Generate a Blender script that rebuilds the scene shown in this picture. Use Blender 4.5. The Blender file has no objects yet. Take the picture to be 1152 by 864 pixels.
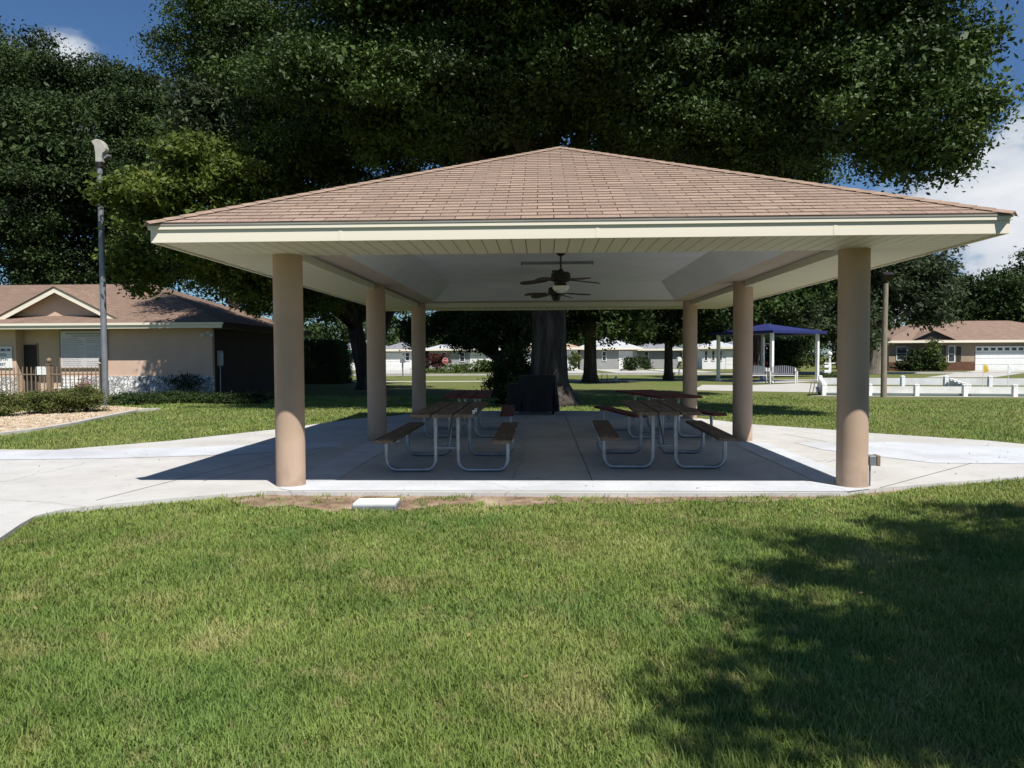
import bpy, bmesh, math, random
import numpy as np
from mathutils import Vector, Matrix
random.seed(7)
RNG = np.random.default_rng(11)
sc = bpy.context.scene
COL = sc.collection
PI = math.pi

# ------------------------------------------------------------------ camera
F, YAW, PITCH, ROLL, CAMH = 850.0, 0.0381, 0.0364, -0.0050, 1.516
def rotmat():
    cy, sy = math.cos(YAW), math.sin(YAW); cp, sp = math.cos(PITCH), math.sin(PITCH); cr, sr = math.cos(ROLL), math.sin(ROLL)
    A = Matrix(((cy, sy, 0), (-sy, cy, 0), (0, 0, 1)))
    B = Matrix(((1, 0, 0), (0, cp, -sp), (0, sp, cp)))
    Cm = Matrix(((cr, 0, sr), (0, 1, 0), (-sr, 0, cr)))
    return Cm @ B @ A          # world -> (right, forward, up)
W2C = rotmat(); C2W = W2C.transposed()
cam = bpy.data.cameras.new('camera'); camo = bpy.data.objects.new('camera', cam); COL.objects.link(camo)
cam.sensor_width = 36.0; cam.lens = F / 1152 * 36; cam.clip_end = 3000; cam.clip_start = 0.05
rx, fw, up = W2C[0], W2C[1], W2C[2]
camo.matrix_world = Matrix(((rx[0], up[0], -fw[0], 0), (rx[1], up[1], -fw[1], 0), (rx[2], up[2], -fw[2], CAMH), (0, 0, 0, 1)))
sc.camera = camo
def ray(u, v): return C2W @ Vector(((u - 576) / F, 1.0, (432 - v) / F))
def G(u, v, z=0.0):            # ground point seen there
    d = ray(u, v); t = (z - CAMH) / d.z
    return Vector((d.x * t, d.y * t, z))
def P(u, v, Y):                # point on the ray at distance Y along the y axis
    d = ray(u, v); t = Y / d.y
    return Vector((d.x * t, Y, CAMH + d.z * t))

# ------------------------------------------------------------------ mesh helpers
class MB:
    def __init__(s): s.v = []; s.f = []; s.m = []; s.uv = None
    def add(s, vs, fs, m=0):
        o = len(s.v); s.v += [tuple(p) for p in vs]
        for f in fs: s.f.append(tuple(i + o for i in f)); s.m.append(m)
    def box(s, c, d, rot=None, m=0):
        x, y, z = d[0] / 2, d[1] / 2, d[2] / 2
        vs = [Vector((a * x, b * y, e * z)) for e in (-1, 1) for (a, b) in ((-1, -1), (1, -1), (1, 1), (-1, 1))]
        if rot is not None:
            R = rot if isinstance(rot, Matrix) else Matrix.Rotation(rot, 3, 'Z')
            vs = [R @ p for p in vs]
        vs = [p + Vector(c) for p in vs]
        s.add(vs, [(3, 2, 1, 0), (4, 5, 6, 7), (0, 1, 5, 4), (1, 2, 6, 5), (2, 3, 7, 6), (3, 0, 4, 7)], m)
    def b2(s, p, q, m=0):      # box from min corner to max corner
        s.box(((p[0] + q[0]) / 2, (p[1] + q[1]) / 2, (p[2] + q[2]) / 2), (abs(q[0] - p[0]), abs(q[1] - p[1]), abs(q[2] - p[2])), None, m)
    def bar(s, a, b, w, h, m=0):   # bar between two points, w across (horizontal), h other
        a, b = Vector(a), Vector(b); d = b - a; L = d.length; d.normalize()
        side = d.cross(Vector((0, 0, 1)));
        if side.length < 1e-4: side = Vector((1, 0, 0))
        side.normalize(); u2 = side.cross(d)
        R = Matrix((side, d, u2)).transposed()
        s.box((a + b) / 2, (w, L, h), R, m)
    def tube(s, pts, r, seg=10, m=0, caps=True):
        pts = [Vector(p) for p in pts]; n = len(pts)
        rs = list(r) if hasattr(r, '__len__') else [r] * n
        o = len(s.v); prev = None
        for i, p in enumerate(pts):
            d = (pts[min(i + 1, n - 1)] - pts[max(i - 1, 0)]).normalized()
            if prev is None:
                a = d.cross(Vector((0, 0, 1)))
                if a.length < 1e-3: a = Vector((1, 0, 0))
            else: a = prev - d * prev.dot(d)
            a.normalize(); prev = a; b = d.cross(a)
            for k in range(seg):
                t = 2 * PI * k / seg; s.v.append(tuple(p + (a * math.cos(t) + b * math.sin(t)) * rs[i]))
        for i in range(n - 1):
            for k in range(seg):
                k2 = (k + 1) % seg
                s.f.append((o + i * seg + k, o + i * seg + k2, o + (i + 1) * seg + k2, o + (i + 1) * seg + k)); s.m.append(m)
        if caps:
            s.f.append(tuple(o + k for k in reversed(range(seg)))); s.m.append(m)
            s.f.append(tuple(o + (n - 1) * seg + k for k in range(seg))); s.m.append(m)
    def lathe(s, prof, c=(0, 0, 0), seg=24, m=0):   # prof: (radius, z) from bottom to top
        s.tube_z([(c[0], c[1], c[2] + z) for _, z in prof], [q for q, _ in prof], seg, m)
    def tube_z(s, pts, rs, seg, m):
        o = len(s.v); n = len(pts)
        for p, q in zip(pts, rs):
            for k in range(seg):
                t = 2 * PI * k / seg; s.v.append((p[0] + q * math.cos(t), p[1] + q * math.sin(t), p[2]))
        for i in range(n - 1):
            for k in range(seg):
                k2 = (k + 1) % seg
                s.f.append((o + i * seg + k, o + i * seg + k2, o + (i + 1) * seg + k2, o + (i + 1) * seg + k)); s.m.append(m)
        s.f.append(tuple(o + k for k in reversed(range(seg)))); s.m.append(m)
        s.f.append(tuple(o + (n - 1) * seg + k for k in range(seg))); s.m.append(m)
    def prism(s, poly, z0, z1, m=0):               # poly: xy points, counter clockwise
        n = len(poly)
        A = sum(poly[i][0] * poly[(i + 1) % n][1] - poly[(i + 1) % n][0] * poly[i][1] for i in range(n))
        if A < 0: poly = poly[::-1]
        vs = [(p[0], p[1], z0) for p in poly] + [(p[0], p[1], z1) for p in poly]
        fs = [tuple(reversed(range(n))), tuple(range(n, 2 * n))] + [(i, (i + 1) % n, n + (i + 1) % n, n + i) for i in range(n)]
        s.add(vs, fs, m)
    def build(s, name, mats, parent=None, smooth=None, bev=0):
        me = bpy.data.meshes.new(name)
        me.from_pydata(s.v, [], s.f)
        mats = mats if isinstance(mats, (list, tuple)) else [mats]
        for x in mats: me.materials.append(x)
        me.polygons.foreach_set('material_index', s.m)
        if smooth is not None:
            me.polygons.foreach_set('use_smooth', [True] * len(s.f))
            if smooth < 3.1: me.set_sharp_from_angle(angle=smooth)
        me.update()
        return link(name, me, parent, bev)
def link(name, me, parent=None, bev=0):
    o = bpy.data.objects.new(name, me); COL.objects.link(o)
    if parent is not None:
        o.parent = parent
        o.matrix_parent_inverse = Matrix.Identity(4)
    if bev:
        b = o.modifiers.new('bevel', 'BEVEL'); b.width = bev; b.segments = 2; b.limit_method = 'ANGLE'; b.angle_limit = 0.6
    return o
def tag(o, label=None, cat=None, group=None, kind=None):
    if label: o['label'] = label
    if cat: o['category'] = cat
    if group: o['group'] = group
    if kind: o['kind'] = kind
    return o
def empty(name, loc=(0, 0, 0), rz=0.0):
    o = bpy.data.objects.new(name, None); COL.objects.link(o); o.location = loc; o.rotation_euler = (0, 0, rz); o.empty_display_size = .1
    return o
def copy_tree(o, parent=None):
    c = o.copy(); COL.objects.link(c)
    if parent is not None: c.parent = parent
    for ch in list(o.children): copy_tree(ch, c)
    return c
def np_mesh(name, V, nper, mats, parent=None, tri_tail=False):
    """V: (n, nper, 3) one n-gon per row"""
    n = V.shape[0]; me = bpy.data.meshes.new(name)
    me.vertices.add(n * nper); me.vertices.foreach_set('co', V.astype(np.float32).ravel())
    me.loops.add(n * nper); me.loops.foreach_set('vertex_index', np.arange(n * nper, dtype=np.int32))
    me.polygons.add(n); me.polygons.foreach_set('loop_start', np.arange(0, n * nper, nper, dtype=np.int32))
    for x in (mats if isinstance(mats, (list, tuple)) else [mats]): me.materials.append(x)
    me.update(calc_edges=True)
    return link(name, me, parent)
def text_mesh(name, body, size, mat, loc, rot, parent, align='CENTER', ext=0.002):
    cu = bpy.data.curves.new(name, 'FONT'); cu.body = body; cu.size = size; cu.align_x = align; cu.align_y = 'CENTER'; cu.extrude = ext; cu.offset = .003 if size < .2 else 0.0
    o = bpy.data.objects.new(name, cu); COL.objects.link(o)
    bpy.context.view_layer.update()
    me = bpy.data.meshes.new_from_object(o.evaluated_get(bpy.context.evaluated_depsgraph_get()))
    bpy.data.objects.remove(o); me.materials.clear(); me.materials.append(mat)
    q = link(name, me, parent); q.location = loc; q.rotation_euler = rot
    return q

# ------------------------------------------------------------------ materials
def nt(m): return m.node_tree
def mat(name, c1, c2=None, scale=5.0, rough=.7, bump=0.0, bscale=None, spec=.5, metal=0.0, detail=6.0, stretch=None, lo=.35, hi=.65, c3=None, s3=.4):
    m = bpy.data.materials.new(name); m.use_nodes = True; t = nt(m); N = t.nodes; L = t.links
    b = N['Principled BSDF']; b.inputs['Roughness'].default_value = rough; b.inputs['Metallic'].default_value = metal
    b.inputs['Specular IOR Level'].default_value = spec
    co = N.new('ShaderNodeTexCoord'); mp = N.new('ShaderNodeMapping'); L.new(co.outputs['Object'], mp.inputs['Vector'])
    if stretch: mp.inputs['Scale'].default_value = stretch
    if c2 is None: c2 = tuple(x * .86 for x in c1)
    no = N.new('ShaderNodeTexNoise'); no.inputs['Scale'].default_value = scale; no.inputs['Detail'].default_value = detail
    L.new(mp.outputs[0], no.inputs['Vector'])
    rmp = N.new('ShaderNodeMapRange'); rmp.inputs['From Min'].default_value = lo; rmp.inputs['From Max'].default_value = hi
    L.new(no.outputs['Fac'], rmp.inputs['Value'])
    mx = N.new('ShaderNodeMix'); mx.data_type = 'RGBA'; L.new(rmp.outputs[0], mx.inputs['Factor'])
    mx.inputs['A'].default_value = (*c1, 1); mx.inputs['B'].default_value = (*c2, 1)
    out = mx.outputs['Result']
    if c3 is not None:
        n3 = N.new('ShaderNodeTexNoise'); n3.inputs['Scale'].default_value = s3; n3.inputs['Detail'].default_value = 5; L.new(mp.outputs[0], n3.inputs['Vector'])
        r3 = N.new('ShaderNodeMapRange'); r3.inputs['From Min'].default_value = .5; r3.inputs['From Max'].default_value = .68; L.new(n3.outputs['Fac'], r3.inputs['Value'])
        m3 = N.new('ShaderNodeMix'); m3.data_type = 'RGBA'; L.new(r3.outputs[0], m3.inputs['Factor']); L.new(out, m3.inputs['A']); m3.inputs['B'].default_value = (*c3, 1)
        out = m3.outputs['Result']
    L.new(out, b.inputs['Base Color'])
    if bump:
        n2 = N.new('ShaderNodeTexNoise'); n2.inputs['Scale'].default_value = bscale or scale * 4; n2.inputs['Detail'].default_value = 4; L.new(mp.outputs[0], n2.inputs['Vector'])
        bp = N.new('ShaderNodeBump'); bp.inputs['Strength'].default_value = bump; bp.inputs['Distance'].default_value = .02
        L.new(n2.outputs['Fac'], bp.inputs['Height']); L.new(bp.outputs[0], b.inputs['Normal'])
    return m
def leafmat(name, c_dark, c_light, c_alt=None, trans=.25, rough=.6, spec=.22, cs=.5):
    m = bpy.data.materials.new(name); m.use_nodes = True; t = nt(m); N = t.nodes; L = t.links
    b = N['Principled BSDF']; b.inputs['Roughness'].default_value = rough; b.inputs['Specular IOR Level'].default_value = spec
    g = N.new('ShaderNodeNewGeometry')
    co = N.new('ShaderNodeTexCoord'); no = N.new('ShaderNodeTexNoise'); no.inputs['Scale'].default_value = cs; no.inputs['Detail'].default_value = 3
    L.new(co.outputs['Object'], no.inputs['Vector'])
    ad = N.new('ShaderNodeMath'); ad.operation = 'MULTIPLY_ADD'; L.new(g.outputs['Random Per Island'], ad.inputs[0]); ad.inputs[1].default_value = .45
    mr = N.new('ShaderNodeMapRange'); mr.inputs['From Min'].default_value = .35; mr.inputs['From Max'].default_value = .68; mr.inputs['To Max'].default_value = .6
    L.new(no.outputs['Fac'], mr.inputs['Value']); L.new(mr.outputs[0], ad.inputs[2])
    cr = N.new('ShaderNodeValToRGB'); e = cr.color_ramp.elements
    e[0].position = 0; e[0].color = (*c_dark, 1); e[1].position = .9; e[1].color = (*c_light, 1)
    if c_alt is not None:
        k = cr.color_ramp.elements.new(.97); k.color = (*c_alt, 1)
    L.new(ad.outputs[0], cr.inputs['Fac']); L.new(cr.outputs['Color'], b.inputs['Base Color'])
    tr = N.new('ShaderNodeBsdfTranslucent'); L.new(cr.outputs['Color'], tr.inputs['Color'])
    mxs = N.new('ShaderNodeMixShader'); mxs.inputs[0].default_value = trans
    L.new(b.outputs[0], mxs.inputs[1]); L.new(tr.outputs[0], mxs.inputs[2]); L.new(mxs.outputs[0], N['Material Output'].inputs['Surface'])
    return m
M = {}
M['stucco'] = mat('tan_stucco', (.51, .372, .278), (.468, .336, .25), 1.3, .85, .25, 90, .25, c3=(.435, .312, .228), s3=1.1)
def foot_stain(m):
    t = nt(m); N = t.nodes; L = t.links; bs = N['Principled BSDF']; src = bs.inputs['Base Color'].links[0].from_socket
    co = [n for n in N if n.type == 'TEX_COORD'][0]; sp = N.new('ShaderNodeSeparateXYZ'); L.new(co.outputs['Object'], sp.inputs[0])
    n = N.new('ShaderNodeTexNoise'); n.inputs['Scale'].default_value = 9; n.inputs['Detail'].default_value = 6; L.new(co.outputs['Object'], n.inputs['Vector'])
    a = N.new('ShaderNodeMath'); a.operation = 'MULTIPLY_ADD'; a.inputs[1].default_value = -.5; L.new(n.outputs['Fac'], a.inputs[0]); L.new(sp.outputs['Z'], a.inputs[2])
    r = N.new('ShaderNodeMapRange'); r.inputs['From Min'].default_value = .0; r.inputs['From Max'].default_value = -.25; r.inputs['To Max'].default_value = .55; L.new(a.outputs[0], r.inputs['Value'])
    x = N.new('ShaderNodeMix'); x.data_type = 'RGBA'; L.new(r.outputs[0], x.inputs['Factor']); L.new(src, x.inputs['A']); x.inputs['B'].default_value = (.27, .2, .15, 1)
    n2 = N.new('ShaderNodeTexNoise'); n2.inputs['Scale'].default_value = 2.2; n2.inputs['Detail'].default_value = 7; mp = N.new('ShaderNodeMapping'); mp.inputs['Scale'].default_value = (3, 3, .5); L.new(co.outputs['Object'], mp.inputs[0]); L.new(mp.outputs[0], n2.inputs['Vector'])
    r2 = N.new('ShaderNodeMapRange'); r2.inputs['From Min'].default_value = .56; r2.inputs['From Max'].default_value = .75; r2.inputs['To Max'].default_value = .4; L.new(n2.outputs['Fac'], r2.inputs['Value'])
    y = N.new('ShaderNodeMix'); y.data_type = 'RGBA'; L.new(r2.outputs[0], y.inputs['Factor']); L.new(x.outputs['Result'], y.inputs['A']); y.inputs['B'].default_value = (.36, .26, .19, 1)
    L.new(y.outputs['Result'], bs.inputs['Base Color'])
M['stucco'] = mat('tan_stucco', (.51, .372, .278), (.468, .336, .25), 1.3, .88, .2, 70, .2, c3=(.435, .312, .228), s3=1.1); foot_stain(M['stucco'])
M['vinyl'] = mat('cream_vinyl', (.70, .67, .56), (.66, .63, .52), 1.2, .5, 0, None, .4, stretch=(.4, 4, 4))
M['fascia'] = mat('cream_fascia', (.80, .73, .60), (.745, .68, .55), 1.0, .45, 0, None, .4, stretch=(.25, .25, 6))
M['drip'] = mat('grey_drip_edge', (.22, .2, .18), (.3, .28, .25), 3, .6, stretch=(.4, 1, 4))
M['ceiling'] = mat('painted_ceiling', (.72, .72, .72), (.66, .66, .67), 1.5, .8, .05, 40, .2)
M['beam'] = mat('tan_beam', (.46, .38, .31), (.42, .34, .28), 2, .75, .08, 40, .2)
def conc_mat(name, a, b_, c, crack):
    m = mat(name, a, b_, 1.7, .9, .15, 120, .2, c3=c, s3=.55); t = nt(m); N = t.nodes; L = t.links
    bs = N['Principled BSDF']; src = bs.inputs['Base Color'].links[0].from_socket
    co = [n for n in N if n.type == 'TEX_COORD'][0]
    def mixin(src, fac, col):
        x = N.new('ShaderNodeMix'); x.data_type = 'RGBA'; L.new(fac, x.inputs['Factor']); L.new(src, x.inputs['A']); x.inputs['B'].default_value = (*col, 1); return x.outputs['Result']
    def rng_(v, lo, hi, amt):
        r = N.new('ShaderNodeMapRange'); r.inputs['From Min'].default_value = lo; r.inputs['From Max'].default_value = hi; r.inputs['To Min'].default_value = 0; r.inputs['To Max'].default_value = amt; L.new(v, r.inputs['Value']); return r.outputs[0]
    n = N.new('ShaderNodeTexNoise'); n.inputs['Scale'].default_value = 4.5; n.inputs['Detail'].default_value = 8; n.inputs['Roughness'].default_value = .7; L.new(co.outputs['Object'], n.inputs['Vector'])
    src = mixin(src, rng_(n.outputs['Fac'], .55, .72, .45), tuple(x * .62 for x in c))
    n2 = N.new('ShaderNodeTexNoise'); n2.inputs['Scale'].default_value = 70; n2.inputs['Detail'].default_value = 2; L.new(co.outputs['Object'], n2.inputs['Vector'])
    src = mixin(src, rng_(n2.outputs['Fac'], .5, .8, .35), tuple(x * .55 for x in c))
    nd = N.new('ShaderNodeTexNoise'); nd.inputs['Scale'].default_value = 2.2; nd.inputs['Detail'].default_value = 6; L.new(co.outputs['Object'], nd.inputs['Vector'])
    md = N.new('ShaderNodeMixRGB'); md.inputs[0].default_value = .22; L.new(co.outputs['Object'], md.inputs[1]); L.new(nd.outputs['Color'], md.inputs[2])
    v = N.new('ShaderNodeTexVoronoi'); v.feature = 'DISTANCE_TO_EDGE'; v.inputs['Scale'].default_value = crack; L.new(md.outputs[0], v.inputs['Vector'])
    src = mixin(src, rng_(v.outputs['Distance'], .003, .0008, .4), (.12, .11, .10))
    v2 = N.new('ShaderNodeTexVoronoi'); v2.inputs['Scale'].default_value = 2.1; L.new(co.outputs['Object'], v2.inputs['Vector'])
    src = mixin(src, rng_(v2.outputs['Distance'], .055, .03, .5), tuple(x * .45 for x in c))
    L.new(src, bs.inputs['Base Color'])
    return m
M['conc'] = conc_mat('concrete', (.53, .515, .49), (.475, .46, .435), (.43, .41, .38), .28)
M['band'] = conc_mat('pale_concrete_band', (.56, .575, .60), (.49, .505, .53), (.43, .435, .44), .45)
M['joint'] = mat('concrete_joint', (.07, .065, .06), (.1, .09, .085), 8, .95)
M['soil'] = mat('bare_soil', (.30, .21, .15), (.16, .105, .07), 7, .95, .8, 40, .1, c3=(.42, .33, .24), s3=2.3)
M['lawn'] = mat('lawn_soil', (.085, .115, .03), (.20, .185, .075), 38, .95, .8, 90, .1, c3=(.11, .15, .035), s3=.35)
def grass_mat():
    m = leafmat('grass_blade', (.112, .175, .034), (.295, .375, .096), (.52, .47, .22), .3, .55, .2, .9)
    t = nt(m); N = t.nodes; L = t.links; cr = [n for n in N if n.type == 'VALTORGB'][0]
    co = [n for n in N if n.type == 'TEX_COORD'][0]; ins = [l.to_socket for l in cr.outputs['Color'].links]
    out = cr.outputs['Color']
    for sc_, lo, hi, col, amt in ((.42, .50, .66, (.34, .36, .11), .45), (1.7, .54, .70, (.44, .37, .17), .45), (.8, .52, .66, (.08, .19, .04), .5), (6.0, .56, .7, (.44, .36, .17), .5)):
        n = N.new('ShaderNodeTexNoise'); n.inputs['Scale'].default_value = sc_; n.inputs['Detail'].default_value = 4
        mp = N.new('ShaderNodeMapping'); mp.inputs['Location'].default_value = (sc_ * 7, sc_ * 3, 0); L.new(co.outputs['Object'], mp.inputs[0]); L.new(mp.outputs[0], n.inputs['Vector'])
        r = N.new('ShaderNodeMapRange'); r.inputs['From Min'].default_value = lo; r.inputs['From Max'].default_value = hi; r.inputs['To Max'].default_value = amt; L.new(n.outputs['Fac'], r.inputs['Value'])
        x = N.new('ShaderNodeMix'); x.data_type = 'RGBA'; L.new(r.outputs[0], x.inputs['Factor']); L.new(out, x.inputs['A']); x.inputs['B'].default_value = (*col, 1); out = x.outputs['Result']
    for q in ins: L.new(out, q)
    return m
M['grass'] = grass_mat()
M['wood'] = mat('weathered_brown_plank', (.175, .128, .092), (.105, .075, .053), 6, .8, .4, 24, .2, stretch=(9, .7, 9), c3=(.23, .185, .145), s3=3)
M['redwood'] = mat('faded_red_plank', (.17, .045, .035), (.11, .03, .025), 6, .7, .3, 24, .25, stretch=(9, .7, 9))
M['galv'] = mat('galvanised_tube', (.42, .44, .47), (.30, .32, .35), 9, .45, 0, None, .5, .75)
M['bronze'] = mat('dark_bronze', (.02, .016, .013), (.03, .024, .02), 5, .45, 0, None, .5, .4)
M['blade'] = mat('walnut_blade', (.10, .062, .035), (.06, .037, .02), 5, .55, 0, None, .4, stretch=(3, 12, 3))
M['bowl'] = mat('frosted_glass', (.78, .77, .73), (.72, .71, .67), 4, .35)
M['black'] = mat('black_vinyl_cover', (.012, .012, .015), (.019, .019, .023), 4, .5, .2, 18, .22)
M['white'] = mat('white_paint', (.80, .80, .78), (.72, .72, .70), 3, .55, .05, 60, .35)
M['whitec'] = mat('chalky_white_board', (.78, .775, .75), (.69, .68, .65), 2.2, .75, .05, 60, .3, c3=(.62, .60, .56), s3=1.2)
M['whited'] = mat('weathered_white', (.72, .71, .68), (.60, .59, .56), 2.2, .7, .1, 60, .3, c3=(.5, .48, .44), s3=1.5)
M['greymetal'] = mat('grey_metal', (.24, .25, .27), (.19, .2, .22), 4, .5, 0, None, .5, .3)
M['lampmetal'] = mat('pale_lamp_metal', (.44, .42, .37), (.37, .355, .315), 6, .55, 0, None, .4)
M['polewood'] = mat('weathered_wood_pole', (.30, .26, .20), (.20, .17, .13), 5, .85, .4, 20, .2, stretch=(8, 8, .6))
M['bark'] = mat('oak_bark', (.068, .055, .045), (.034, .027, .023), 4.5, .95, 1.0, 9, .1, stretch=(3, 3, .55), c3=(.10, .088, .076), s3=1.2)
M['barkp'] = mat('pale_grey_bark', (.21, .18, .15), (.11, .092, .075), 4, .95, .9, 10, .1, stretch=(3, 3, .6), c3=(.27, .245, .21), s3=1.2)
M['leaf'] = leafmat('oak_leaf', (.008, .016, .005), (.062, .105, .020), (.13, .165, .035), .12, .55, .22, .35)
M['leafy'] = leafmat('yellow_green_leaf', (.034, .056, .011), (.145, .19, .034), (.22, .24, .05), .3, .6, .2, .45)
M['leafd'] = leafmat('dark_leaf', (.009, .018, .006), (.050, .080, .020), (.085, .11, .03), .12, .6, .2, .3)
M['leafg'] = leafmat('grey_green_leaf', (.030, .045, .022), (.072, .095, .042), (.1, .12, .05), .22, .6, .2, .3)
M['hedge'] = leafmat('boxwood_leaf', (.04, .058, .016), (.16, .175, .048), (.22, .22, .07), .2, .6, .2, 1.5)
M['palml'] = leafmat('bright_leaf', (.05, .085, .018), (.12, .16, .035), (.17, .2, .05), .3, .45, .4, 1.0)
M['pink'] = leafmat('pink_petal', (.32, .05, .10), (.5, .12, .17), (.55, .2, .24), .3)
M['burg'] = leafmat('burgundy_leaf', (.05, .02, .016), (.10, .04, .028), None, .2)
M['pinkwall'] = mat('pink_tan_stucco', (.64, .46, .355), (.59, .42, .32), 1.5, .9, .3, 70, .2)
M['shadewall'] = mat('shade_brown_wall', (.060, .046, .037), (.05, .038, .03), 1.5, .9, .2, 60, .2)  # near-black brown: deep tree shade put into the wall colour
M['tanwall'] = mat('tan_house_wall', (.34, .265, .19), (.30, .235, .165), 1.5, .9, .2, 60, .2)
M['dark'] = mat('dark_door', (.018, .015, .013), (.026, .021, .018), 3, .6)
M['fencetan'] = mat('tan_fence_metal', (.26, .185, .125), (.22, .155, .105), 4, .5, 0, None, .4)
M['board'] = mat('grey_sign_board', (.60, .57, .56), (.55, .52, .51), 3, .6)
M['ink'] = mat('sign_ink', (.20, .195, .21), (.25, .24, .25), 10, .6)
M['navyink'] = mat('navy_ink', (.02, .025, .09), (.03, .035, .11), 10, .6)
M['paper'] = mat('white_paper', (.8, .8, .78), (.75, .75, .73), 6, .8)
M['bluecanvas'] = mat('blue_canvas', (.015, .022, .10), (.02, .028, .12), 3, .7, .1, 20, .3)
M['court'] = mat('green_court_carpet', (.10, .135, .115), (.125, .155, .135), 3, .95, .2, 60, .1)
M['asphalt'] = mat('asphalt', (.10, .10, .10), (.075, .075, .076), 2, .95, .2, 60, .2, c3=(.13, .13, .13), s3=.2)
M['pale'] = mat('pale_pavement', (.48, .46, .42), (.42, .40, .365), 1.2, .9, .1, 60, .2)
M['hwhite'] = mat('white_house_wall', (.74, .74, .74), (.68, .68, .69), 1.2, .85, .05, 30, .2)
M['hgrey'] = mat('grey_house_wall', (.34, .34, .34), (.29, .29, .29), 1.2, .85, .05, 30, .2)
M['rgrey'] = mat('grey_shingle', (.24, .245, .26), (.18, .185, .2), 3, .9, .2, 30, .2)
M['rpale'] = mat('pale_shingle', (.46, .47, .48), (.38, .39, .40), 3, .9, .2, 30, .2)
M['rtan'] = mat('tan_tile', (.40, .28, .19), (.33, .23, .155), 3, .9, .2, 30, .2)
M['glass'] = mat('window_glass', (.035, .042, .05), (.05, .058, .066), 1.5, .12, 0, None, .6)
M['darktrim'] = mat('dark_shutter', (.02, .024, .035), (.03, .034, .045), 3, .6)
M['brickm'] = mat('brown_brick', (.16, .075, .05), (.10, .05, .035), 9, .9, .3, 30, .2)
M['red'] = mat('red_paint', (.42, .02, .02), (.34, .016, .016), 3, .35)
M['green'] = mat('sign_green', (.01, .22, .13), (.012, .19, .11), 3, .5)
M['yellow'] = mat('yellow_cloth', (.6, .42, .05), (.5, .34, .04), 3, .7)
M['rubber'] = mat('black_rubber', (.015, .015, .015), (.02, .02, .02), 4, .8)
M['pebble'] = mat('tan_pebble', (.50, .39, .26), (.34, .25, .17), 6, .9, .3, 40, .2, c3=(.62, .55, .45), s3=5)
M['gravelbed'] = mat('gravel_bed_ground', (.36, .27, .18), (.22, .16, .1), 16, .95, .8, 40, .1, c3=(.5, .41, .3), s3=8)

def shingle_mat(name, a, b_, c):
    m = bpy.data.materials.new(name); m.use_nodes = True; t = nt(m); N = t.nodes; L = t.links
    bs = N['Principled BSDF']; bs.inputs['Roughness'].default_value = .95; bs.inputs['Specular IOR Level'].default_value = .15
    uv = N.new('ShaderNodeUVMap'); br = N.new('ShaderNodeTexBrick')
    L.new(uv.outputs[0], br.inputs['Vector'])
    br.inputs['Scale'].default_value = 1.0; br.offset = .5; br.inputs['Brick Width'].default_value = .333; br.inputs['Row Height'].default_value = .143
    br.inputs['Mortar Size'].default_value = .006; br.inputs['Mortar Smooth'].default_value = .25; br.inputs['Bias'].default_value = 0
    br.inputs['Color1'].default_value = (*a, 1); br.inputs['Color2'].default_value = (*b_, 1); br.inputs['Mortar'].default_value = (.05, .035, .028, 1)
    co = N.new('ShaderNodeTexCoord'); n1 = N.new('ShaderNodeTexNoise'); n1.inputs['Scale'].default_value = 60; n1.inputs['Detail'].default_value = 3; L.new(co.outputs['Object'], n1.inputs['Vector'])
    n2 = N.new('ShaderNodeTexNoise'); n2.inputs['Scale'].default_value = 1.0; n2.inputs['Detail'].default_value = 7; mp2 = N.new('ShaderNodeMapping'); mp2.inputs['Scale'].default_value = (1.6, .35, 1); L.new(uv.outputs[0], mp2.inputs[0]); L.new(mp2.outputs[0], n2.inputs['Vector'])
    r2 = N.new('ShaderNodeMapRange'); r2.inputs['From Min'].default_value = .42; r2.inputs['From Max'].default_value = .7; r2.inputs['To Max'].default_value = .7; L.new(n2.outputs['Fac'], r2.inputs['Value'])
    mx = N.new('ShaderNodeMix'); mx.data_type = 'RGBA'; L.new(r2.outputs[0], mx.inputs['Factor']); L.new(br.outputs['Color'], mx.inputs['A']); mx.inputs['B'].default_value = (*c, 1)
    hs = N.new('ShaderNodeHueSaturation'); mr = N.new('ShaderNodeMapRange'); mr.inputs['From Min'].default_value = .3; mr.inputs['From Max'].default_value = .7; mr.inputs['To Min'].default_value = .75; mr.inputs['To Max'].default_value = 1.25
    L.new(n1.outputs['Fac'], mr.inputs['Value']); L.new(mr.outputs[0], hs.inputs['Value']); L.new(mx.outputs['Result'], hs.inputs['Color'])
    L.new(hs.outputs[0], bs.inputs['Base Color'])
    bp = N.new('ShaderNodeBump'); bp.inputs['Strength'].default_value = .4; bp.inputs['Distance'].default_value = .01; L.new(n1.outputs['Fac'], bp.inputs['Height']); L.new(bp.outputs[0], bs.inputs['Normal'])
    return m
M['shingle'] = shingle_mat('brown_shingle', (.355, .256, .195), (.262, .186, .14), (.235, .173, .135))
M['shingle2'] = shingle_mat('old_brown_shingle', (.30, .207, .155), (.225, .152, .113), (.195, .138, .108))

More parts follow.
